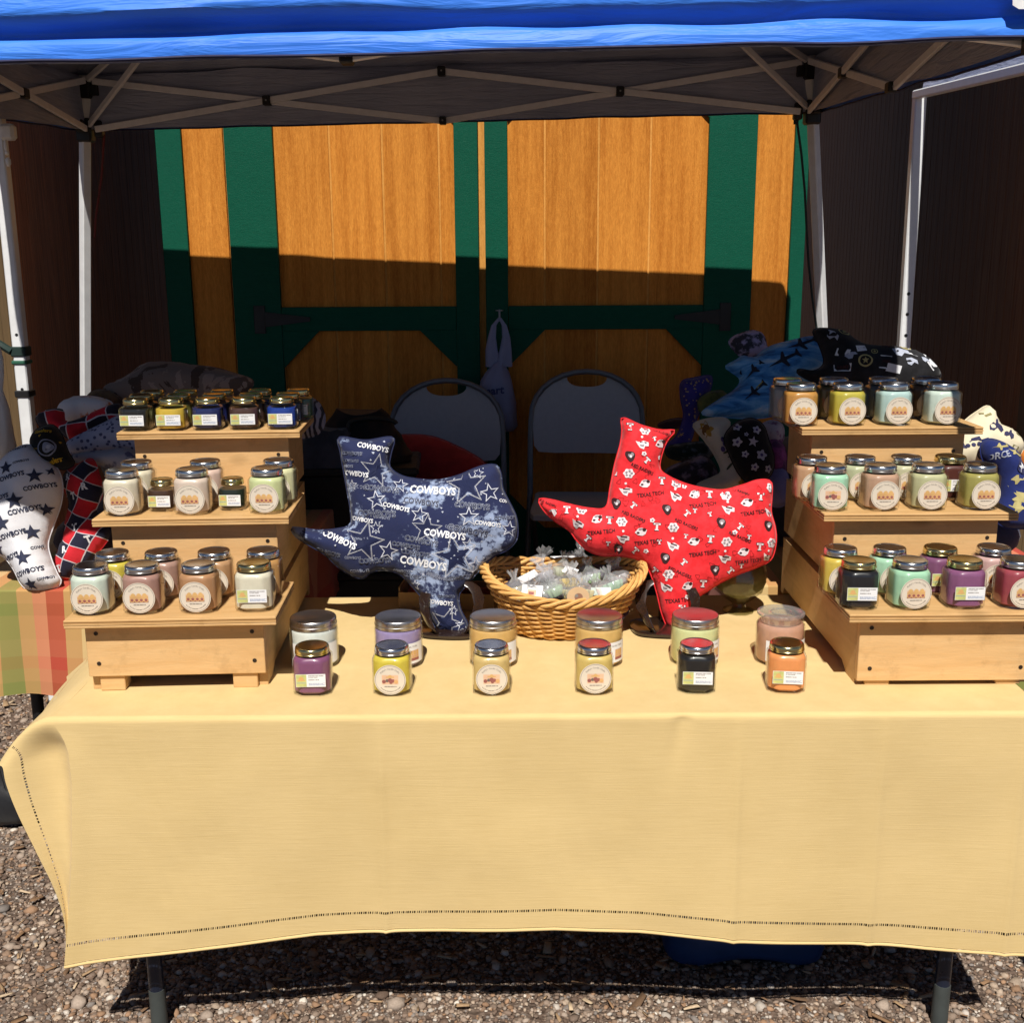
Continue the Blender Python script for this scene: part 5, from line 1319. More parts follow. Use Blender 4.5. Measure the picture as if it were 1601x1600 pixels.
for (x, y, w_, r) in ((195, 478, 70, 2), (232, 600, 78, 12), (150, 548, 40, 0)): p.text(x, y, w_, 'Steelers', 'gold_lettering', pgold, R(r), .03, .0014)
p.blob(212, 548, 40, 36, 'white_ring', pgrey, 0, 0, 0, 26, .16); p.blob(218, 548, 24, 22, 'grey_mark', pgrey, 0, 3, .12, 18, 0, .0014); p.blob(222, 546, 10, 9, 'white_mark', psil, 0, 0, 0, 12, 0, .0020)
for (x, y) in ((262, 520), (185, 500), (268, 590), (175, 580)): p.blob(x, y, 6, 4, 'gold_mark', pgold, .5, 3, .3, 12)
p.done()
t = NT('pale_blue_dotted'); v = t.coord(); vo = t.n('TexVoronoi'); vo.inputs['Scale'].default_value = 75; t.l(v, vo.inputs['Vector'])
dots = t.bsdf(t.ramp(vo.outputs['Distance'], [(.30, (.07, .08, .17)), (.40, (.40, .42, .55))]), .85, 0, .2, 0, t.bump(t.noise(v, 20, 3), .3, .006), .1)
Pillow('pale blue dotted pillow wedged behind the left stand', [(275, 515), (350, 470), (430, 432), (500, 400), (540, 430), (590, 480), (600, 560), (520, 540), (440, 545), (360, 560), (300, 560)], 0, 500, k4, 3.02, R(30), .05, dots, 0, .05, .012, 'pillow heap on the left side table')
greyw = fabric('grey_white_cotton', (.38, .39, .46), .12, 700, .2, .85, .1, (.10, .11, .20), 26, 3, .56, .64)
Pillow('grey white pillow with dark blue specks behind the left stand', [(290, 570), (360, 550), (440, 545), (520, 535), (580, 560), (590, 620), (520, 640), (440, 615), (360, 600), (300, 590)], 0, 500, k4, 2.96, R(25), .05, greyw, 0, .05, .012, 'pillow heap on the left side table')
pat2 = patch_mat('red_black_patchwork', (.58, .02, .035), (.02, .018, .03), (.60, .58, .62), .055, R(-12))
Pillow('red and black patchwork pillow at the back of the left heap', [(150, 405), (200, 376), (262, 376), (275, 425), (340, 410), (420, 372), (500, 350), (520, 400), (440, 432), (370, 462), (300, 500), (250, 470), (200, 450), (165, 445)], 0, 500, k4, 3.08, R(30), .05, pat2, 0, .045, .012, 'pillow heap on the left side table')
sunwhite = fabric('white_orange_cotton', (.72, .70, .70), .05, 700, .2, .85, .1, (.60, .22, .10), 20, 3, .58, .64)
Pillow('white pillow with orange and blue print topping the left heap', [(240, 365), (290, 328), (350, 318), (420, 326), (470, 350), (450, 400), (350, 420), (290, 440), (260, 420)], 0, 500, k4, 3.2, R(35), .055, sunwhite, 0, .05, .012, 'pillow heap on the left side table')
tanp = fabric('tan_animal_cotton', (.26, .15, .07), .3, 700, .2, .85, .1, (.06, .03, .02), 14)
Pillow('small tan and brown pillow corner beside the tent leg', [(355, 340), (375, 305), (410, 290), (470, 300), (510, 340), (480, 380), (400, 380)], 0, 500, k4, 3.3, R(30), .05, tanp, 0, .05, .012, 'pillow heap on the left side table')
camo = NT('brown_camouflage'); v = camo.coord(); cf_ = camo.noise(v, 7, 5, .6, .6)
camo = camo.bsdf(camo.ramp(cf_, [(.30, (.07, .045, .035)), (.42, (.19, .145, .125)), (.53, (.29, .22, .19)), (.60, (.12, .085, .07)), (.70, (.34, .27, .235))], 'CONSTANT'), .9, 0, .15, 0, camo.bump(camo.noise(v, 20, 3), .4, .008), .1)
Pillow('long brown camouflage pillow lying behind the small jars of the left stand', [(430, 285), (500, 252), (560, 215), (610, 182), (700, 175), (800, 188), (900, 200), (980, 224), (1055, 252), (1030, 300), (900, 330), (700, 345), (520, 340), (450, 320)], 0, 500, k4, 3.35, R(35), .075, camo, 0, .07, .014, 'pillow heap on the left side table')
st = NT('zebra_stripe'); v = st.coord((1, 1, 1)); wv_ = st.n('TexWave'); wv_.inputs['Scale'].default_value = 22; wv_.inputs['Distortion'].default_value = 5; wv_.inputs['Detail'].default_value = 2; st.l(v, wv_.inputs['Vector'])
st = st.bsdf(st.ramp(wv_.outputs['Fac'], [(.4, (.03, .03, .05)), (.55, (.34, .33, .42))]), .9, 0, .15, 0, None, .1)
Pillow('black and lilac striped pillow end poking out right of the left stand', [(1240, 330), (1300, 328), (1340, 360), (1356, 420), (1335, 470), (1290, 490), (1230, 480)], 0, 500, k4, 2.95, R(25), .05, st, 0, .04, .010, 'pillow heap on the left side table')
# ---- pillow heap on the right side table
t = NT('sky_print_cotton'); v = t.coord((1, 3.2, 1), (0, 0, R(-22))); f = t.noise(v, 9, 5, .6, .8)
skyfab = t.bsdf(t.ramp(f, [(.33, (.016, .05, .17)), (.45, (.05, .24, .58)), (.56, (.16, .44, .76)), (.70, (.50, .64, .76))]), .85, 0, .2, 0, t.bump(t.noise(t.coord(), 18, 3), .35, .008), .1)
pdk = plain('dark_silhouette_print', (.012, .018, .035), .8); pyel = plain('yellow_print', (.42, .36, .03), .8)
GR = 'pillow heap on the right side table'
p = Pillow('bright blue sky print pillow with dark jets on the right heap', [(890, 195), (935, 168), (965, 150), (1010, 158), (1060, 120), (1130, 95), (1260, 70), (1300, 110), (1320, 190), (1300, 260), (1230, 300), (1150, 330), (1090, 400), (980, 412), (880, 406), (800, 398), (800, 378), (870, 330), (930, 290), (952, 250), (915, 218)], 800, 500, k6, 3.22, R(28), .07, skyfab, 0, .06, .013, GR)
jet = [(-1.2, 0), (-.3, -.12), (0, -.55), (.15, -.55), (.05, -.12), (.8, -.1), (1.0, -.35), (1.1, -.35), (1.05, 0), (1.1, .35), (1.0, .35), (.8, .1), (.05, .12), (.15, .55), (0, .55), (-.3, .12)]
for (x, y, s_, r) in ((1000, 322, 48, -.7), (1120, 195, 62, -.45), (930, 240, 22, -.4), (1200, 120, 60, -.35), (1000, 230, 40, -.8)): p.shape(jet, 'jet_print', pdk, .0014, (x, y), s_, r)
p.shape([(-1, -.12), (1, -.12), (1, .12), (-1, .12)], 'yellow_mark', pyel, .0019, (1018, 298), 18, -.8); p.done()
p = Pillow('small lilac and black pillow corner at the top left of the right heap', [(905, 90), (940, 62), (1000, 45), (1045, 58), (1062, 100), (1060, 135), (1000, 155), (950, 150), (920, 122)], 800, 500, k6, 3.4, R(25), .045, fabric('lilac_black_cotton', (.05, .05, .07), .2, 700, .2, .85, .1, (.42, .36, .56), 22, 4, .46, .56), 0, .04, .010, GR); p.done()
p = Pillow('black military print pillow with ARMY patches on the right heap', [(455, 45), (520, 35), (590, 52), (640, 92), (700, 106), (820, 115), (900, 140), (960, 180), (988, 240), (900, 280), (760, 290), (640, 290), (500, 275), (400, 232), (395, 205), (460, 212), (500, 180), (482, 110)], 1100, 500, .375, 3.1, R(28), .075, fabric('black_print_cotton', (.014, .014, .016), .2, 700, .2, .85, .1, (.022, .022, .026), 20), 0, .06, .012, GR)
porn = plain('tan_print_mark', (.42, .36, .15), .8)
def rectp(x, y, w_, h_, key, mt, r=0, eps=.0012): p.shape([(-w_, -h_), (w_, -h_), (w_, h_), (-w_, h_)], key, mt, eps, (x, y), 1, r)
for (x, y, w_, h_, r) in ((755, 130, 40, 17, .1), (635, 148, 22, 14, -.2), (560, 165, 26, 14, .3), (870, 165, 40, 16, .35), (735, 205, 24, 26, .1), (480, 215, 30, 10, .1), (560, 225, 34, 14, 0), (770, 230, 30, 14, .2), (930, 210, 22, 14, .7)): rectp(x, y, w_, h_, 'white_patch', pw, r)
for (x, y, w_, r) in ((755, 130, 60, -5), (735, 205, 38, -5), (635, 148, 34, 10), (560, 225, 52, 0)): p.text(x, y, w_, 'ARMY', 'black_lettering', pblk, R(r), .03, .0019)
for (x, y, r_) in ((830, 130, 22), (650, 200, 30), (572, 70, 26), (690, 160, 14)): p.blob(x, y, r_, r_ * .85, 'tan_seal', porn, 0, 0, 0, 22, .25); p.star(x, y, r_ * .5, 'tan_seal', porn)
for (x, y, s_, r) in ((840, 205, 26, .2), (590, 180, 24, -.3), (900, 195, 20, .4), (520, 90, 28, .8), (800, 160, 36, .15)): p.shape([(-1, -.3), (-.2, -.6), (.8, -.3), (1.1, .2), (.4, .1), (.1, .6), (-.5, .5)], 'white_bird_mark', psil, .0013, (x, y), s_, r)
p.done()
p = Pillow('cream pillow printed with navy vehicles at the far right', [(1040, 480), (1090, 420), (1140, 382), (1185, 358), (1215, 388), (1232, 432), (1290, 460), (1332, 520), (1310, 570), (1200, 610), (1080, 610), (1030, 570)], 1100, 500, .375, 2.90, R(24), .06, fabric('cream_print_cotton', (.72, .64, .46), .05, 700, .2, .85, .1), R(8), .05, .011, GR)
pnv = plain('navy_vehicle_print', (.03, .03, .085), .8); prd = plain('red_oval_print', (.52, .06, .05), .8); pol = plain('olive_print', (.25, .22, .10), .8)
p.blob(1088, 476, 24, 14, 'red_oval', prd); p.blob(1088, 476, 13, 7, 'white_mark', pw, 0, 0, 0, 12, 0, .002)
moto = [(-1, .3), (-.6, -.2), (-.2, -.1), (0, -.9), (.3, -1), (.3, -.4), (.8, -.1), (1, .5), (.6, .9), (.1, .4), (-.4, .9), (-.9, .9)]
for (x, y, s_, r) in ((1188, 455, 32, .2), (1240, 490, 22, .5)): p.shape(moto, 'vehicle_print', pnv, .0014, (x, y), s_, r)
truck = [(-1.2, .4), (-1.1, 0), (-.4, -.1), (-.3, -.35), (.4, -.4), (.5, 0), (1.2, -.1), (1.2, .3), (.9, .5), (-.9, .6)]
for (x, y, s_, r) in ((1098, 522, 40, -.15),): p.shape(truck, 'vehicle_print', pnv, .0014, (x, y), s_, r); [p.blob(x + q, y + 15 - q * .12, 8, 8, 'vehicle_print', pnv) for q in (-28, -8, 12, 30)]
for (x, y, w_, h_, r) in ((1300, 488, 18, 8, .5), (1160, 410, 14, 5, -.4), (1270, 545, 16, 6, .3), (1140, 400, 8, 4, .2), (1215, 430, 5, 5, .8)): rectp(x, y, w_, h_, 'olive_mark', pol, r)
p.blob(1130, 575, 18, 18, 'vehicle_print', pnv, 0, 0, 0, 22, .2); p.blob(1130, 575, 9, 9, 'blue_mark', pgrey, 0, 4, .3, 16, 0, .0016)
p.done()
p = Pillow('navy blue air force print pillow with white star roundel at the right edge', [(1155, 520), (1190, 496), (1250, 512), (1310, 552), (1325, 600), (1350, 640), (1420, 700), (1420, 850), (1300, 872), (1230, 852), (1212, 800), (1232, 740), (1220, 640), (1165, 590)], 1100, 500, .375, 2.80, R(18), .065, fabric('royal_navy_cotton', (.014, .024, .13), .15, 700, .2, .85, .1), R(6), .05, .011, GR)
p.text(1195, 575, 96, 'FORCE', 'white_lettering', psil, R(10), .02, .0014)
rectp(1298, 624, 62, 9, 'white_bars', pw, .02); rectp(1298, 624, 60, 2.4, 'red_bar', prd, .02, .0017); p.blob(1298, 624, 27, 27, 'navy_disc', pnv, 0, 0, 0, 24, 0, .0020); p.star(1298, 624, 24, 'white_star', pw, 0, 0, .0026)
plane = [(-1.4, .15), (-.6, -.05), (-.1, -.5), (.1, -.5), (.1, -.05), (.9, -.1), (1.2, -.4), (1.3, -.1), (1.2, .15), (.2, .2), (-.1, .6), (-.3, .6), (-.3, .2)]
for (x, y, s_, r, mt) in ((1210, 535, 30, -.1, porn), (1270, 560, 24, .6, psil), (1290, 750, 50, 1.0, psil), (1280, 785, 56, .1, pw), (1275, 672, 34, -.1, pw)): p.shape(plane, 'plane_print', mt, .0014, (x, y), s_, r)
p.done()
creamsun = fabric('cream_sunflower_cotton', (.58, .53, .42), .08, 700, .2, .85, .1)
p = Pillow('cream boot-shaped pillow with brown sunflowers in the right heap', [(755, 442), (800, 416), (880, 408), (912, 430), (905, 470), (960, 560), (1012, 650), (1045, 705), (940, 740), (800, 740), (770, 690), (840, 655), (872, 630), (842, 560), (800, 500)], 800, 500, k6, 3.0, R(22), .06, creamsun, 0, .05, .012, GR)
pbr = plain('brown_flower_print', (.15, .07, .015), .8); plf = plain('leaf_print', (.04, .06, .03), .8); pvi = plain('violet_print', (.07, .05, .18), .8); pye = plain('ochre_flower_print', (.34, .20, .03), .8)
for (x, y, r_) in ((802, 468, 20), (868, 640, 28), (800, 540, 14), (960, 690, 18)):
    p.blob(x, y, r_ * 1.3, r_ * 1.7, 'flower_petals', pye, 0, 8, .22, 32); p.blob(x, y, r_ * .7, r_, 'flower_heart', pbr, 0, 0, 0, 16, 0, .0018)
for (x, y) in ((870, 512), (878, 530), (884, 505), (872, 550)): p.blob(x, y, 8, 12, 'violet_mark', pvi, .4)
for (x, y, r) in ((890, 560, .4), (845, 620, -.6), (900, 620, .9), (910, 580, .1)): p.blob(x, y, 18, 5, 'leaf_mark', plf, r)
p.done()
p = Pillow('black pillow with pale grey flowers beside the right stand', [(885, 490), (930, 432), (1000, 410), (1050, 440), (1072, 500), (1095, 580), (1080, 650), (1010, 690), (950, 650), (905, 560)], 800, 500, k6, 2.94, R(20), .06, fabric('black_flower_cotton', (.008, .008, .010), .2, 700, .2, .85, .1), 0, .05, .012, GR)
pfl = plain('pale_flower_print', (.42, .42, .50), .8)
for (x, y, r_) in ((930, 520, 17), (932, 455, 15), (1010, 470, 16), (1028, 575, 20), (962, 570, 13), (1000, 625, 14), (1060, 630, 14), (965, 490, 8)):
    p.blob(x, y, r_, r_, 'flower_petals', pfl, 0, 5, .22, 25, .0, .0013); p.blob(x, y, r_ * .35, r_ * .35, 'flower_heart', pvi, 0, 0, 0, 10, 0, .0019)
p.star(993, 520, 24, 'pale_star', pfl, .2, 0, .0014); p.done()
p = Pillow('deep purple boot pillow scattered with gold stars in the right heap', [(706, 260), (760, 242), (832, 234), (830, 290), (800, 350), (770, 420), (750, 500), (720, 540), (660, 560), (640, 530), (690, 480), (716, 400), (704, 330)], 800, 500, k6, 3.35, R(12), .055, fabric('purple_star_cotton', (.045, .035, .22), .2, 700, .2, .85, .1), 0, .05, .012, GR)
pgs = plain('gold_star_print', (.50, .34, .14), .8); rs = random.Random(9)
for i in range(90): p.star(rs.uniform(650, 830), rs.uniform(240, 540), rs.uniform(3, 8), 'gold_star', pgs, rs.uniform(0, 1))
p.done()
Pillow('olive green pillow squeezed between purple and blue pillows', [(778, 335), (830, 300), (885, 298), (900, 340), (850, 380), (790, 390)], 800, 500, k6, 3.3, R(25), .05, fabric('olive_leaf_cotton', (.17, .19, .05), .3, 700, .2, .85, .1, (.035, .045, .02), 18), 0, .05, .012, GR)
Pillow('dark green floral pillow low in the right heap', [(645, 532), (720, 515), (805, 512), (840, 570), (740, 590), (655, 575)], 800, 500, k6, 3.15, R(20), .05, fabric('dark_green_floral', (.015, .028, .02), .3, 700, .2, .85, .1, (.10, .12, .14), 28, 4, .5, .62), 0, .05, .012, GR)
Pillow('dusky purple floral pillow at the bottom of the right heap', [(640, 630), (720, 590), (800, 568), (850, 610), (860, 690), (760, 740), (650, 700)], 800, 500, k6, 3.04, R(18), .06, fabric('dusky_floral', (.035, .028, .04), .3, 700, .2, .85, .1, (.22, .18, .25), 16, 4, .48, .6), 0, .05, .012, GR)
Pillow('magenta pillow edge peeping out beside the right stand', [(1040, 532), (1100, 500), (1140, 540), (1140, 640), (1080, 655), (1056, 610)], 800, 500, k6, 3.02, R(15), .05, fabric('magenta_cotton', (.50, .10, .38), .3, 700, .2, .85, .1, (.10, .03, .10), 18), 0, .05, .012, GR)
Pillow('white and pink pillow edge above the magenta one by the right stand', [(1030, 450), (1080, 420), (1130, 440), (1130, 510), (1080, 535), (1045, 500)], 800, 500, k6, 3.06, R(15), .05, fabric('white_pink_cotton', (.55, .48, .53), .1, 700, .2, .85, .1, (.22, .08, .18), 22, 4, .52, .6), 0, .05, .012, GR)
Pillow('periwinkle blue pillow low beside the right stand', [(1030, 650), (1090, 620), (1150, 640), (1150, 760), (1090, 780), (1040, 720)], 800, 500, k6, 2.98, R(15), .05, fabric('periwinkle_cotton', (.2, .2, .42), .1, 700, .2, .85, .1), 0, .05, .012, GR)
Pillow('bright orange pillow edge at the far right', [(1320, 560), (1370, 540), (1420, 560), (1420, 680), (1350, 690), (1325, 640)], 1100, 500, .375, 2.98, R(15), .05, fabric('orange_cotton', (.75, .24, .03), .1, 700, .2, .85, .1), 0, .05, .012, GR)
Pillow('wine red pillow edge on the back of the right heap', [(610, 435), (660, 415), (715, 412), (725, 440), (680, 455), (620, 450)], 800, 500, k6, 3.45, R(15), .04, fabric('wine_cotton', (.07, .022, .025), .1, 700, .2, .85, .1), 0, .03, .010, GR)
# dark lower pillows that hold the right heap up
for i, (x, y, z, sx_, lab, c) in enumerate(((1.22, 3.02, .812, .17, 'navy cushion under the cream vehicle pillow at the far right', (.02, .025, .07)), (1.26, 3.10, .955, .14, 'rust cushion behind the air force pillow at the far right', (.10, .03, .015)), (.86, 3.45, .80, .30, 'dark blue cushion at the base of the right heap', (.02, .025, .06)), (1.02, 3.2, .80, .30, 'charcoal cushion near the base of the right heap', (.03, .03, .035)), (.95, 3.35, .93, .26, 'black cushion stacked inside the right heap', (.015, .015, .017)))):
    b = MB(); n = 24; rings = []
    for k in range(9):
        a = -math.pi / 2 + math.pi * k / 8; rad = max(.02, math.cos(a)) ** .5
        rings.append([(sx_ * rad * (abs(math.cos(q)) ** .6) * (1 if math.cos(q) > 0 else -1), .8 * sx_ * rad * (abs(math.sin(q)) ** .6) * (1 if math.sin(q) > 0 else -1), .075 * math.sin(a)) for q in [2 * math.pi * j / n for j in range(n)]])
    b.rings(rings); build('pillow', b, fabric('base_cushion_cotton_%d' % i, c), None, loc=(x, y, z), rot=(.05, -.05, .2 * i), label=lab, cat='pillow', group=GR)
for i, (x, y, z, sx_, lab, c) in enumerate(((-.98, 3.12, .80, .30, 'dark cushion at the base of the left heap', (.04, .03, .05)), (-1.0, 3.4, .82, .30, 'brown cushion at the back base of the left heap', (.05, .035, .03)), (-.95, 3.3, .94, .26, 'black cushion stacked inside the left heap', (.02, .018, .02)))):
    b = MB(); n = 24; rings = []
    for k in range(9):
        a = -math.pi / 2 + math.pi * k / 8; rad = max(.02, math.cos(a)) ** .5
        rings.append([(sx_ * rad * (abs(math.cos(q)) ** .6) * (1 if math.cos(q) > 0 else -1), .8 * sx_ * rad * (abs(math.sin(q)) ** .6) * (1 if math.sin(q) > 0 else -1), .075 * math.sin(a)) for q in [2 * math.pi * j / n for j in range(n)]])
    b.rings(rings); build('pillow', b, fabric('base_cushion_cotton_left_%d' % i, c), None, loc=(x, y, z), rot=(.05, .05, .25 * i), label=lab, cat='pillow', group='pillow heap on the left side table')
# ================================================================== BASKET
wick = wood('wicker', (.86, .53, .19), (.62, .31, .085), (12, 12, 40), 5, .42, .3, fine=60)
def basket():
    cx = xat(880, 2.42, .85); cy = 2.42
    t = thing('wicker_basket', 'oval honey coloured wicker basket full of wrapped samples between the two shaped pillows', 'basket', (cx, cy, TZ))
    ax0, ay0, ax1, ay1 = .112, .085, .178, .132
    def rim_z(a): return .112 + .026 * abs(math.cos(a)) ** 2 - .020 * max(0, -math.sin(a)) ** 1.5
    def P(a, k, o=0):
        e = 2.25
        c, s = math.cos(a), math.sin(a); q = (abs(c) ** e + abs(s) ** e) ** (-1 / e)
        f = k ** .85
        return Vector(((ax0 + (ax1 - ax0) * f + o) * c * q, (ay0 + (ay1 - ay0) * f + o) * s * q, .004 + (rim_z(a) - .004) * k))
    NS = 34; ROWS = 15
    b = MB()
    for r in range(ROWS):
        for st_ in range(1):
            pts = []
            for i in range(NS * 4):
                a = 2 * math.pi * i / (NS * 4); ph = math.cos(math.pi * (i / 2 + 0)) if False else math.cos(2 * math.pi * i / 8 + math.pi * (r % 2))
                pts.append(P(a, (r + .5 + .16 * nz(a * 2, r * 3.1)) / (ROWS + .8) + .012 * math.cos(2 * math.pi * i / 8 + math.pi * (r % 2)) * 0,   .0042 * ph))
            b.tube(pts, .0041, 6, 0, True)
    build('woven_strands', b, wick, t, kind='stuff')
    for i in range(NS):
        a = 2 * math.pi * i / NS
        b = MB(); b.tube([P(a, k / 5) for k in range(6)], .0026, 5); build('stake', b, wick, t)
    for q in range(4):
        b = MB(); pts = []
        for i in range(150):
            a = 2 * math.pi * i / 150; tw = a * 9 + q * 2 * math.pi / 4 + .3 * math.sin(a * 5 + q)
            p = P(a, 1.0, .0075 * math.cos(tw)); p.z += .006 + .0075 * math.sin(tw); pts.append(p)
        b.tube(pts, .0043, 7, 0, True); build('braided_rim', b, wick, t)
    b = MB(); b.rings([[P(2 * math.pi * k / 40, 0, -.002) for k in range(40)], [P(2 * math.pi * k / 40, 0, -.003) + Vector((0, 0, .004)) for k in range(40)]]); build('base', b, wick, t)
    # dark cloth liner that the samples lie on
    b = MB(); b.grid([[Vector((P(2 * math.pi * i / 32, .62).x * k * .97, P(2 * math.pi * i / 32, .62).y * k * .97, .066 + .010 * nz(i * .4, k * 3) - .02 * k)) for k in (0, .33, .66, 1)] for i in range(33)])
    b2 = build('liner', b, fabric('liner_cloth', (.10, .09, .13), .2), t)
    return cx, cy
bx, by = basket()
cello = gloss_shell('cellophane', (.97, .97, .98), 1.5, .10, .06, .16)
rb = random.Random(21)
def at_basket(px, py, z): 
    z += .003; q = onz(px, py, TZ + z); return Vector((q.x, q.y, TZ + z))
def tart(px, py, z, c, r, label, tilt):
    """scalloped wax tart in a twisted clear bag"""
    q = at_basket(px, py, z)
    t = thing('wax_sample', label, 'wax melt', tuple(q), rb.uniform(0, 6), 'wrapped wax samples in the basket'); t.rotation_euler = (tilt[0], tilt[1], t.rotation_euler[2])
    b = MB(); n = 48
    def ring(k, z_): return [(r * k * (1 + .06 * math.cos(12 * 2 * math.pi * i / n)) * math.cos(2 * math.pi * i / n), r * k * (1 + .06 * math.cos(12 * 2 * math.pi * i / n)) * math.sin(2 * math.pi * i / n), z_) for i in range(n)]
    b.rings([ring(.8, -.009), ring(1, .007), ring(.96, .010), ring(.4, .009)]); build('wax_tart', b, wax(c), t)
    b = MB(); rings = []
    for k in range(9):
        a = -math.pi / 2 + math.pi * .86 * k / 8
        rings.append([((r * 1.28 * math.cos(a) + .003) * math.cos(2 * math.pi * i / 22) * (1 + .10 * nz(i * 1.3, k * 1.7, px)), (r * 1.28 * math.cos(a) + .003) * math.sin(2 * math.pi * i / 22) * (1 + .10 * nz(i * 1.1, k * 1.9, py)), .019 * math.sin(a) + .004) for i in range(22)])
    for (zz, rr_) in ((.026, .006), (.034, .010), (.044, .017)):
        rings.append([(rr_ * math.cos(2 * math.pi * i / 22) * (1 + .35 * (i % 2)), rr_ * math.sin(2 * math.pi * i / 22) * (1 + .35 * (i % 2)) * .6, zz + .004 * (i % 3)) for i in range(22)])
    b.rings(rings, 0, True, False); build('clear_bag', b, cello, t)
def card(px, py, z, label, rot, w_=.046, h_=.034, pic=True, m_=None):
    q = at_basket(px, py, z)
    t = thing('sample_card', label, 'label card', tuple(q), 0, 'label cards in the basket'); t.rotation_euler = rot
    b = MB(); b.box((-w_ / 2, -h_ / 2, 0), (w_ / 2, h_ / 2, .0006))
    if pic:
        b.box((-w_ * .22, -h_ * .34, .0006), (w_ * .20, h_ * .12, .0008), 1); b.box((-w_ * .16, -h_ * .28, .0008), (w_ * .10, -h_ * .05, .0009), 3)
        for k in range(3): b.box((-w_ * .3, h_ * (.20 + .08 * k), .0006), (w_ * (.32 - .1 * (k % 2)), h_ * (.225 + .08 * k), .0008), 2)
    build('card', b, [m_ or whitep, peachp, ink, maroonp], t)
lg_ = (.42, .58, .36)
tart(826, 934, .078, (.70, .58, .22), .026, 'yellow wax sample under the big white card at the basket left', (.3, 0))
card(832, 925, .098, 'white card with small picture at the front left of the basket', (R(38), R(4), R(-6)))
tart(866, 926, .086, lg_, .022, 'pale green wax sample in clear bag at the basket front middle', (.4, .1))
tart(893, 912, .096, (.72, .50, .06), .026, 'golden yellow wax sample near the basket centre', (.3, -.2))
tart(912, 933, .094, (.70, .60, .26), .030, 'cream yellow wax sample behind the round brown label', (.5, .1))
tart(880, 895, .098, (.60, .62, .40), .024, 'pale lime wax sample toward the back of the basket', (.1, .2))
tart(925, 905, .098, (.36, .60, .26), .022, 'bright green wax sample right of the basket centre', (.2, -.3))
tart(958, 918, .098, (.42, .62, .44), .026, 'mint wax sample at the right of the basket', (.3, -.4))
tart(850, 902, .098, (.50, .48, .50), .022, 'grey wax sample in crinkled bag at the basket left back', (.2, .3))
tart(860, 915, .094, (.62, .62, .58), .020, 'white wax sample in clear bag at the basket middle', (.2, .3))
tart(905, 880, .100, (.66, .64, .60), .020, 'white wax sample at the back of the basket', (.1, 0))
for (px, py, z, c, r, lab) in ((846, 885, .092, (.62, .60, .52), .024, 'off white wax sample along the back left of the basket'), (808, 925, .086, (.56, .50, .30), .024, 'straw wax sample in the left end of the basket'), (968, 905, .094, (.50, .50, .52), .024, 'pale grey wax sample in the right end of the basket'), (938, 926, .084, (.66, .52, .40), .022, 'peach wax sample at the basket front right'), (852, 928, .080, (.66, .64, .56), .022, 'ivory wax sample at the basket front left'), (915, 890, .096, (.62, .70, .60), .024, 'frosty green wax sample at the basket back right'), (896, 930, .080, (.74, .62, .20), .024, 'lemon wax sample at the middle of the basket front')):
    tart(px, py, z, c, r, lab, (rb.uniform(-.3, .5), rb.uniform(-.4, .4)))
q = at_basket(904, 934, .108)
t_ = thing('round_tag', 'round brown paper label lying on the yellow wax sample in the basket', 'paper label', tuple(q)); t_.rotation_euler = (R(48), R(6), R(-12))
b = MB(); b.lathe([(.024, 0), (.024, .0006)], 32); b.lathe([(.009, .0007), (.009, .0009)], 14, 1, (.001, 0, 0)); b.lathe([(.004, .001), (.004, .0011)], 10, 2, (-.004, .002, 0)); build('paper_disc', b, [plain('kraft_paper', (.46, .30, .16), .8), plain('brown_print', (.20, .09, .05), .8), ink], t_)
card(826, 902, .104, 'plain white card tilted at the back left of the basket', (R(25), R(-20), R(24)), .046, .022, False)
card(892, 893, .112, 'white card with grey print lying near the basket back', (R(35), R(10), R(-28)), .034, .020, False)
card(940, 925, .108, 'pale green white card at the right of the basket', (R(40), R(0), R(3)), .044, .020, False, plain('mint_card', (.62, .74, .66), .5))
card(945, 928, .104, 'blush paper card at the front right of the basket', (R(40), R(8), R(26)), .034, .026, False, plain('blush_card', (.74, .62, .54), .6))
card(880, 876, .106, 'white card standing against the back of the basket', (R(60), 0, R(4)), .06, .02, False)
dkp = fabric('dark_plum_wrap', (.055, .05, .075), .3)
for (px, py, z, s_, lab) in ((820, 908, .080, .022, 'dark plum wrapped sample at the left of the basket'), (935, 895, .104, .030, 'dark navy wrapped sample at the basket right back'), (878, 880, .100, .026, 'dark blue wrapped sample at the basket back'), (800, 912, .078, .020, 'black wrapped sample in the basket left corner'), (955, 893, .1, .022, 'dark violet wrapped sample at the basket right end')):
    q = at_basket(px, py, z); b = MB(); rings = []
    for k in range(7):
        a = -math.pi / 2 + math.pi * k / 6
        rings.append([((s_ * math.cos(a) + .001) * math.cos(2 * math.pi * i / 16) * (1 + .3 * nz(i * .9, k * 1.3, px)), (s_ * math.cos(a) + .001) * math.sin(2 * math.pi * i / 16) * (1 + .3 * nz(i * .7, k, py)), s_ * .55 * math.sin(a) + .006 * nz(i, k, 3)) for i in range(16)])
    b.rings(rings, smooth=False); build('wrapped_sample', b, dkp, None, loc=tuple(q), label=lab, cat='wrapped sample', group='wrapped wax samples in the basket')
q = at_basket(783, 905, .088); b = MB(); b.lathe([(.001, -.01), (.018, -.008), (.020, .004), (.012, .010), (.001, .011)], 20); build('wax_sample', b, wax((.22, .02, .03)), None, loc=tuple(q), rot=(.5, .3, 0), label='dark red wax sample in the left end of the basket', cat='wax melt', group='wrapped wax samples in the basket')

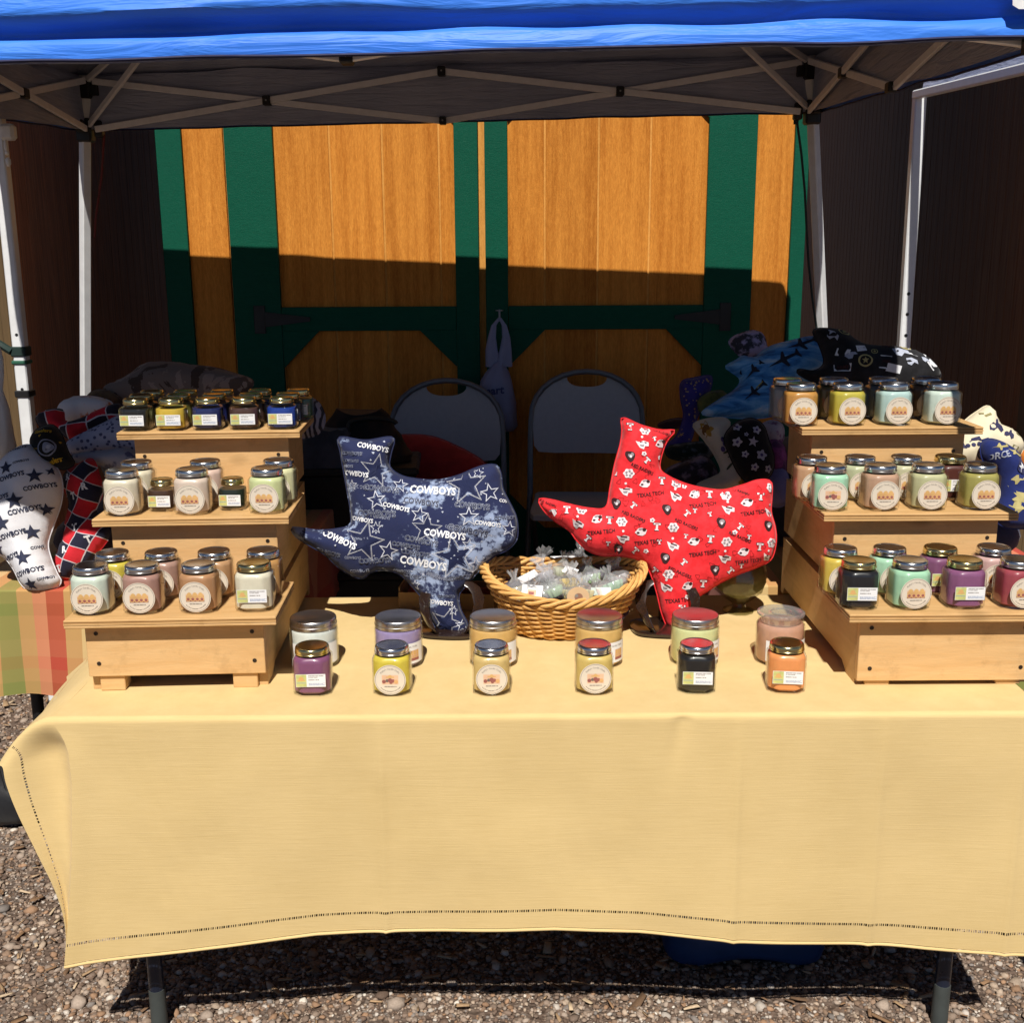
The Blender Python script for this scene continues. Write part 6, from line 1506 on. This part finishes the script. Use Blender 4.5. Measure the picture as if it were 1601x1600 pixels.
# ================================================================== PILLOW HOLDERS, BOWL, BOX
darkwood = plain('dark_brown_gloss', (.022, .012, .009), .22, 0, .5, .25, 20, 0, 200, .6)
def easel(px, d, label, s=1):
    x = xat(px, d, .78)
    t = thing('pillow_stand', label, 'stand', (x, d, TZ), 0, 'dark brown pillow stands')
    b = MB()
    pts = [(-.065, -.035), (-.03, -.055), (.03, -.058), (.065, -.035), (.07, .03), (.03, .055), (-.03, .055), (-.07, .03)]
    o = catmull([(a * s, b_ * s) for a, b_ in pts], 5)
    b.rings([[(a * .9, c * .9, 0) for a, c in o], [(a, c, .004) for a, c in o], [(a, c, .010) for a, c in o], [(a * .9, c * .9, .0125) for a, c in o]]); build('base', b, darkwood, t)
    for sx in (-1, 1):
        b = MB(); rings = []
        prof = [(.030, -.040, .012, .012), (.042, -.048, .030, .019), (.052, -.040, .052, .021), (.056, -.022, .072, .019), (.050, -.006, .088, .015), (.038, .002, .098, .010), (.028, .002, .101, .004)]
        for (a, y, z, w_) in prof:
            rings.append([Vector((sx * (a + w_ * math.cos(q) * .55), y + w_ * math.cos(q) * .5 + .004 * math.sin(q), z + .005 * math.sin(q) + w_ * .25 * math.cos(q))) * s for q in [2 * math.pi * j / 14 for j in range(14)]])
        if sx < 0: rings = [r[::-1] for r in rings]
        b.rings(rings); build('curved_arm', b, darkwood, t)
    b = MB(); b.tube([Vector((0, .035, .008)) * s, Vector((0, .055, .08)) * s, Vector((0, .05, .12)) * s], [.010 * s, .008 * s, .006 * s], 8); build('back_support', b, darkwood, t)
easel(706, 2.40, 'dark brown stand holding the tip of the navy pillow', 1.1)
easel(1040, 2.40, 'dark brown stand holding the tip of the red pillow', 1.1)
def bowl():
    q = onz(1158, 962, TZ)
    t = thing('footed_bowl', 'clear footed glass bowl filled with pale green beige bundle under the red pillow', 'glass bowl', (q.x, q.y + .03, TZ))
    gl = gloss_shell('bowl_glass', (.80, .80, .72), 1.45, .04, .03)
    b = MB(); b.lathe([(.036, 0), (.038, .004), (.018, .012), (.014, .020), (.030, .030), (.058, .055), (.066, .085), (.060, .115), (.050, .130)], 10, cap1=False); build('glass_body', b, gl, t, sharp=12)
    b = MB(); rings = []
    for k in range(10):
        a = -math.pi / 2 + math.pi * k / 9
        rings.append([((.058 * math.cos(a) + .002) * math.cos(2 * math.pi * i / 26) * (1 + .12 * nz(i * .5, k * .8)), (.058 * math.cos(a) + .002) * math.sin(2 * math.pi * i / 26) * (1 + .12 * nz(i * .5, k * .8, 4)), .084 + .050 * math.sin(a)) for i in range(26)])
    b.rings(rings); build('contents', b, fabric('potpourri', (.34, .32, .17), .3, 300, .4, .8, .05, (.20, .19, .10), 40), t)
bowl()
card_m = plain('cardboard', (.36, .22, .11), .85)
def box():
    p0 = onz(668, 958, TZ)
    t = thing('cardboard_box', 'shallow open cardboard box of red pouches behind the navy pillow', 'box', (p0.x + .05, p0.y + .07, TZ), R(-6))
    W, D, H = .115, .055, .042
    for (lo, hi) in (((-W, -D, 0), (W, -D + .003, H)), ((-W, D - .003, 0), (W, D, H)), ((-W, -D + .0032, 0), (-W + .003, D - .0032, H + .012)), ((W - .003, -D + .0032, 0), (W, D - .0032, H))):
        b = MB(); b.box(lo, hi); build('side', b, card_m, t)
    b = MB(); b.box((-W + .0032, -D + .0032, .001), (W - .0032, D - .0032, .004)); build('bottom', b, card_m, t)
    b = MB(); b.add([(W + .001, -D, H), (W + .001, D, H), (W + .05, D, H + .035), (W + .05, -D, H + .035)], [(0, 1, 2, 3), (3, 2, 1, 0)][:1]); build('flap', b, card_m, t)
    for i in range(6):
        x, y = p0.x + .05 - .085 + .034 * i, p0.y + .07 + .01 * math.sin(i * 2) - (.034 * i - .085) * .1
        b = MB(); rings = []
        for k in range(6):
            a = -math.pi / 2 + math.pi * k / 5; rings.append([((.019 * math.cos(a) + .001) * math.cos(2 * math.pi * j / 12) * (1 + .25 * nz(j * .9, k, i)), (.036 * math.cos(a) + .001) * math.sin(2 * math.pi * j / 12), .018 * math.sin(a)) for j in range(12)])
        b.rings(rings, smooth=False); build('pouch', b, fabric('rust_red_pouch', (.28, .045, .02), .3), None, loc=(x, y, TZ + .027), rot=(0, .2 * math.sin(i), i), label='small rust red pouch packed in the cardboard box', cat='pouch', group='rust red pouches in the cardboard box')
box()

# ================================================================== SMALLER THINGS
def carrier_bag():
    hx = xat(783, DW - .09, 1.3); hz = at(783, 494, DW - .09).z
    t = thing('carrier_bag', 'white plastic carrier bag hanging from a hook on the shed door', 'plastic bag', (hx, DW - .11, hz))
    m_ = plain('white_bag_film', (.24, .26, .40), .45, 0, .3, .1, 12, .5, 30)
    k = 1 / (FPX / 4.42)
    prof = [(70, 0.0, 6, 12), (76, -3, 10, 14), (88, -5, 17, 22), (100, -7, 24, 27), (116, -8, 29, 33), (135, -5, 30, 34), (156, -1, 28, 30), (172, 3, 24, 24), (180, 5, 15, 12)]
    b = MB(); rings = []
    for (dy, cx, w_, dp) in prof:
        rings.append([((cx + w_ * math.cos(a) * (1 + .22 * nz(math.cos(a) * 2, math.sin(a) * 2, dy * .03))) * k, (dp * .75 * math.sin(a) * (1 + .2 * nz(math.cos(a) * 3, math.sin(a) * 3, dy * .05))) * k, -dy * k) for a in [2 * math.pi * j / 36 for j in range(36)]])
    b.rings(rings[::-1]); build('body', b, m_, t, sharp=70)
    for (pts) in ([(0, 2), (-9, 14), (-12, 32), (-13, 52), (-9, 78)], [(0, 2), (7, 14), (10, 32), (9, 52), (6, 78)]):
        b = MB(); rr_ = [.006, .010, .016, .024, .034]
        rings = []
        for (px, py), r_ in zip(pts, rr_): rings.append([(px * k + r_ * math.cos(a), .4 * r_ * math.sin(a) * (1 + .5 * math.cos(3 * a)), -py * k) for a in [2 * math.pi * j / 14 for j in range(14)]])
        b.rings(rings[::-1]); build('handle', b, m_, t, sharp=70)
    b = MB(); vs, fs, W, H = text2d('mart', .03, 2); kk = .085 / W
    b.add([(-.026 + x * kk, -(.062 + .010 * math.cos(x * kk * 20)), -.285 + y * kk + .1 * x * kk) for x, y in vs], fs); build('lettering', b, plain('bag_blue_print', (.03, .04, .14), .6), t)
carrier_bag()
def film_bag():
    c = at(-2, 640, 3.2)
    t = thing('white_bag', 'crumpled white plastic bag hanging at the left edge', 'plastic bag', (c.x, c.y, c.z))
    k = 3.15 / FPX; b = MB(); rings = []
    for (dy, cx, w_) in ((-98, 8, 5), (-80, 9, 7), (-55, 6, 8), (-30, -2, 12), (0, -2, 18), (30, -2, 22), (60, -2, 21), (85, -4, 12)):
        rings.append([((cx + w_ * math.cos(a) * (1 + .3 * nz(math.cos(a) * 2, math.sin(a) * 2, dy * .05))) * k, w_ * .8 * math.sin(a) * k * (1 + .3 * nz(math.cos(a) * 3, dy * .04)), -dy * k) for a in [2 * math.pi * j / 28 for j in range(28)]])
    b.rings(rings[::-1]); build('film', b, plain('white_film', (.72, .72, .70), .4, 0, .4, .08, 14, .6, 25), t, sharp=80)
film_bag()
def totes():
    m_ = plain('black_tote_plastic', (.016, .017, .018), .45)
    x = xat(555, 3.75, 1); g = ground_z(3.75)
    for i, lab in enumerate(('black storage tote standing on the gravel behind the table', 'black storage tote stacked on the other behind the table')):
        t = thing('storage_tote', lab, 'storage tote', (x + .01 * i, 3.78, g + .36 * i), R(3 * i), 'stacked black storage totes')
        b = MB(); b.rings([[(sx_ * w_, sy * d_, z) for sx_, sy in ((-1, -1), (1, -1), (1, 1), (-1, 1))] for w_, d_, z in ((.17, .13, .002), (.19, .15, .31), (.19, .15, .318))], smooth=False); build('tub', b, m_, t)
        b = MB(); b.box((-.205, -.165, .318), (.205, .165, .345), bev=.008); build('lid', b, m_, t)
    c = at(560, 680, 3.72)
    t = thing('handbag', 'dark black and brown handbag slumped on the black totes', 'bag', (c.x, c.y + .05, g + .707))
    b = MB(); rings = []
    h_ = at(560, 646, 3.72).z - (g + .707)
    for k in range(9):
        s_ = k / 8; w_ = .17 * (1 - .55 * s_ ** 1.6); rings.append([(w_ * math.cos(a) * (1 + .14 * nz(math.cos(a) * 2, s_ * 4, 2)), .09 * (1 - .6 * s_) * math.sin(a) * (1 + .2 * nz(math.sin(a) * 2, s_ * 3)), s_ * h_ * (1 + .06 * math.cos(a * 2))) for a in [2 * math.pi * j / 26 for j in range(26)]])
    b.rings(rings); build('bag_body', b, fabric('dark_bag_cloth', (.012, .010, .010), .3, 500, .3, .6, .05, (.035, .018, .012), 9), t)
    b = MB(); b.tube([(.05 + .08 * math.cos(a), -.05, h_ * .78 + .02 * math.sin(a)) for a in [math.pi * k / 10 for k in range(11)]] + [(-.05, -.09, .03)], .008, 7); build('strap', b, plain('black_strap', (.01, .01, .01), .5), t)
    b = MB(); n = 20; rings = []
    for k in range(8):
        s_ = k / 7; rings.append([((.13 - .06 * s_) * math.cos(a) * (1 + .25 * nz(math.cos(a) * 3, s_ * 5, 8)), (.10 - .04 * s_) * math.sin(a), .12 * s_ + .014 * nz(math.cos(a) * 4, math.sin(a) * 4, s_)) for a in [2 * math.pi * j / n for j in range(n)]])
    q = at(498, 690, 3.5)
    b.rings(rings); build('jacket', b, fabric('grey_jacket', (.06, .06, .07), .3), None, loc=(x - .09, 3.72, g + .707), label='grey crumpled jacket bundled beside the handbag on the totes', cat='jacket')
totes()
def blue_tub():
    a0, a1 = onz(1040, 1512, 0), onz(1297, 1512, 0); cx = (a0.x + a1.x) / 2; w_ = (a1.x - a0.x) / 2
    t = thing('plastic_tub', 'dark blue plastic tub standing on the gravel under the table', 'tub', (cx, a0.y + .095, 0))
    b = MB(); n = 56; rings = []
    for (z, kx, ky) in ((.004, .90, .86), (.010, .98, .96), (.03, 1, 1), (.10, 1.0, 1.02), (.22, 1.02, 1.06), (.30, 1.03, 1.08), (.305, 1.06, 1.12), (.318, 1.06, 1.12), (.318, 1.0, 1.05), (.16, .97, 1.0)):
        ring = []
        for j in range(n):
            a = 2 * math.pi * j / n; e = 4.0; c, s_ = math.cos(a), math.sin(a); q = (abs(c) ** e + abs(s_) ** e) ** (-1 / e)
            lift = .022 * max(0, math.cos(math.pi * .5 * min(1, abs(c * q) * 1.5))) * (1 if z < .03 else .6 if z < .05 else 0)
            ring.append((w_ * kx * c * q, .12 * ky * s_ * q, z + lift))
        rings.append(ring)
    b.rings(rings); build('tub_body', b, plain('blue_plastic', (.014, .042, .13), .38), t, sharp=50)
blue_tub()
def duffel():
    c = onz(12, 1290, .02)
    t = thing('duffel_bag', 'black duffel bag lying on the gravel under the plaid table', 'bag', (c.x - .05, c.y + .06, 0))
    b = MB(); rings = []
    for k in range(13):
        s_ = -1 + 2 * k / 12; r_ = .082 * (1 - abs(s_) ** 4) ** .35 + .002
        rings.append([(s_ * .17, r_ * 1.05 * math.cos(a) * (1 + .10 * nz(s_ * 4, math.cos(a) * 2)), max(.004, .08 + r_ * math.sin(a) * (1 + .12 * nz(s_ * 3, math.sin(a) * 2, 7)))) for a in [2 * math.pi * j / 22 for j in range(22)]])
    b.rings(rings); build('bag_body', b, fabric('black_nylon', (.014, .014, .016), .2, 500, .3, .5), t)
    b = MB(); b.tube([(-.08, -.07, .11), (-.06, -.05, .19), (.04, -.04, .20), (.07, -.07, .11)], .008, 7); build('handle', b, plain('black_strap', (.01, .01, .01), .5), t)
duffel()
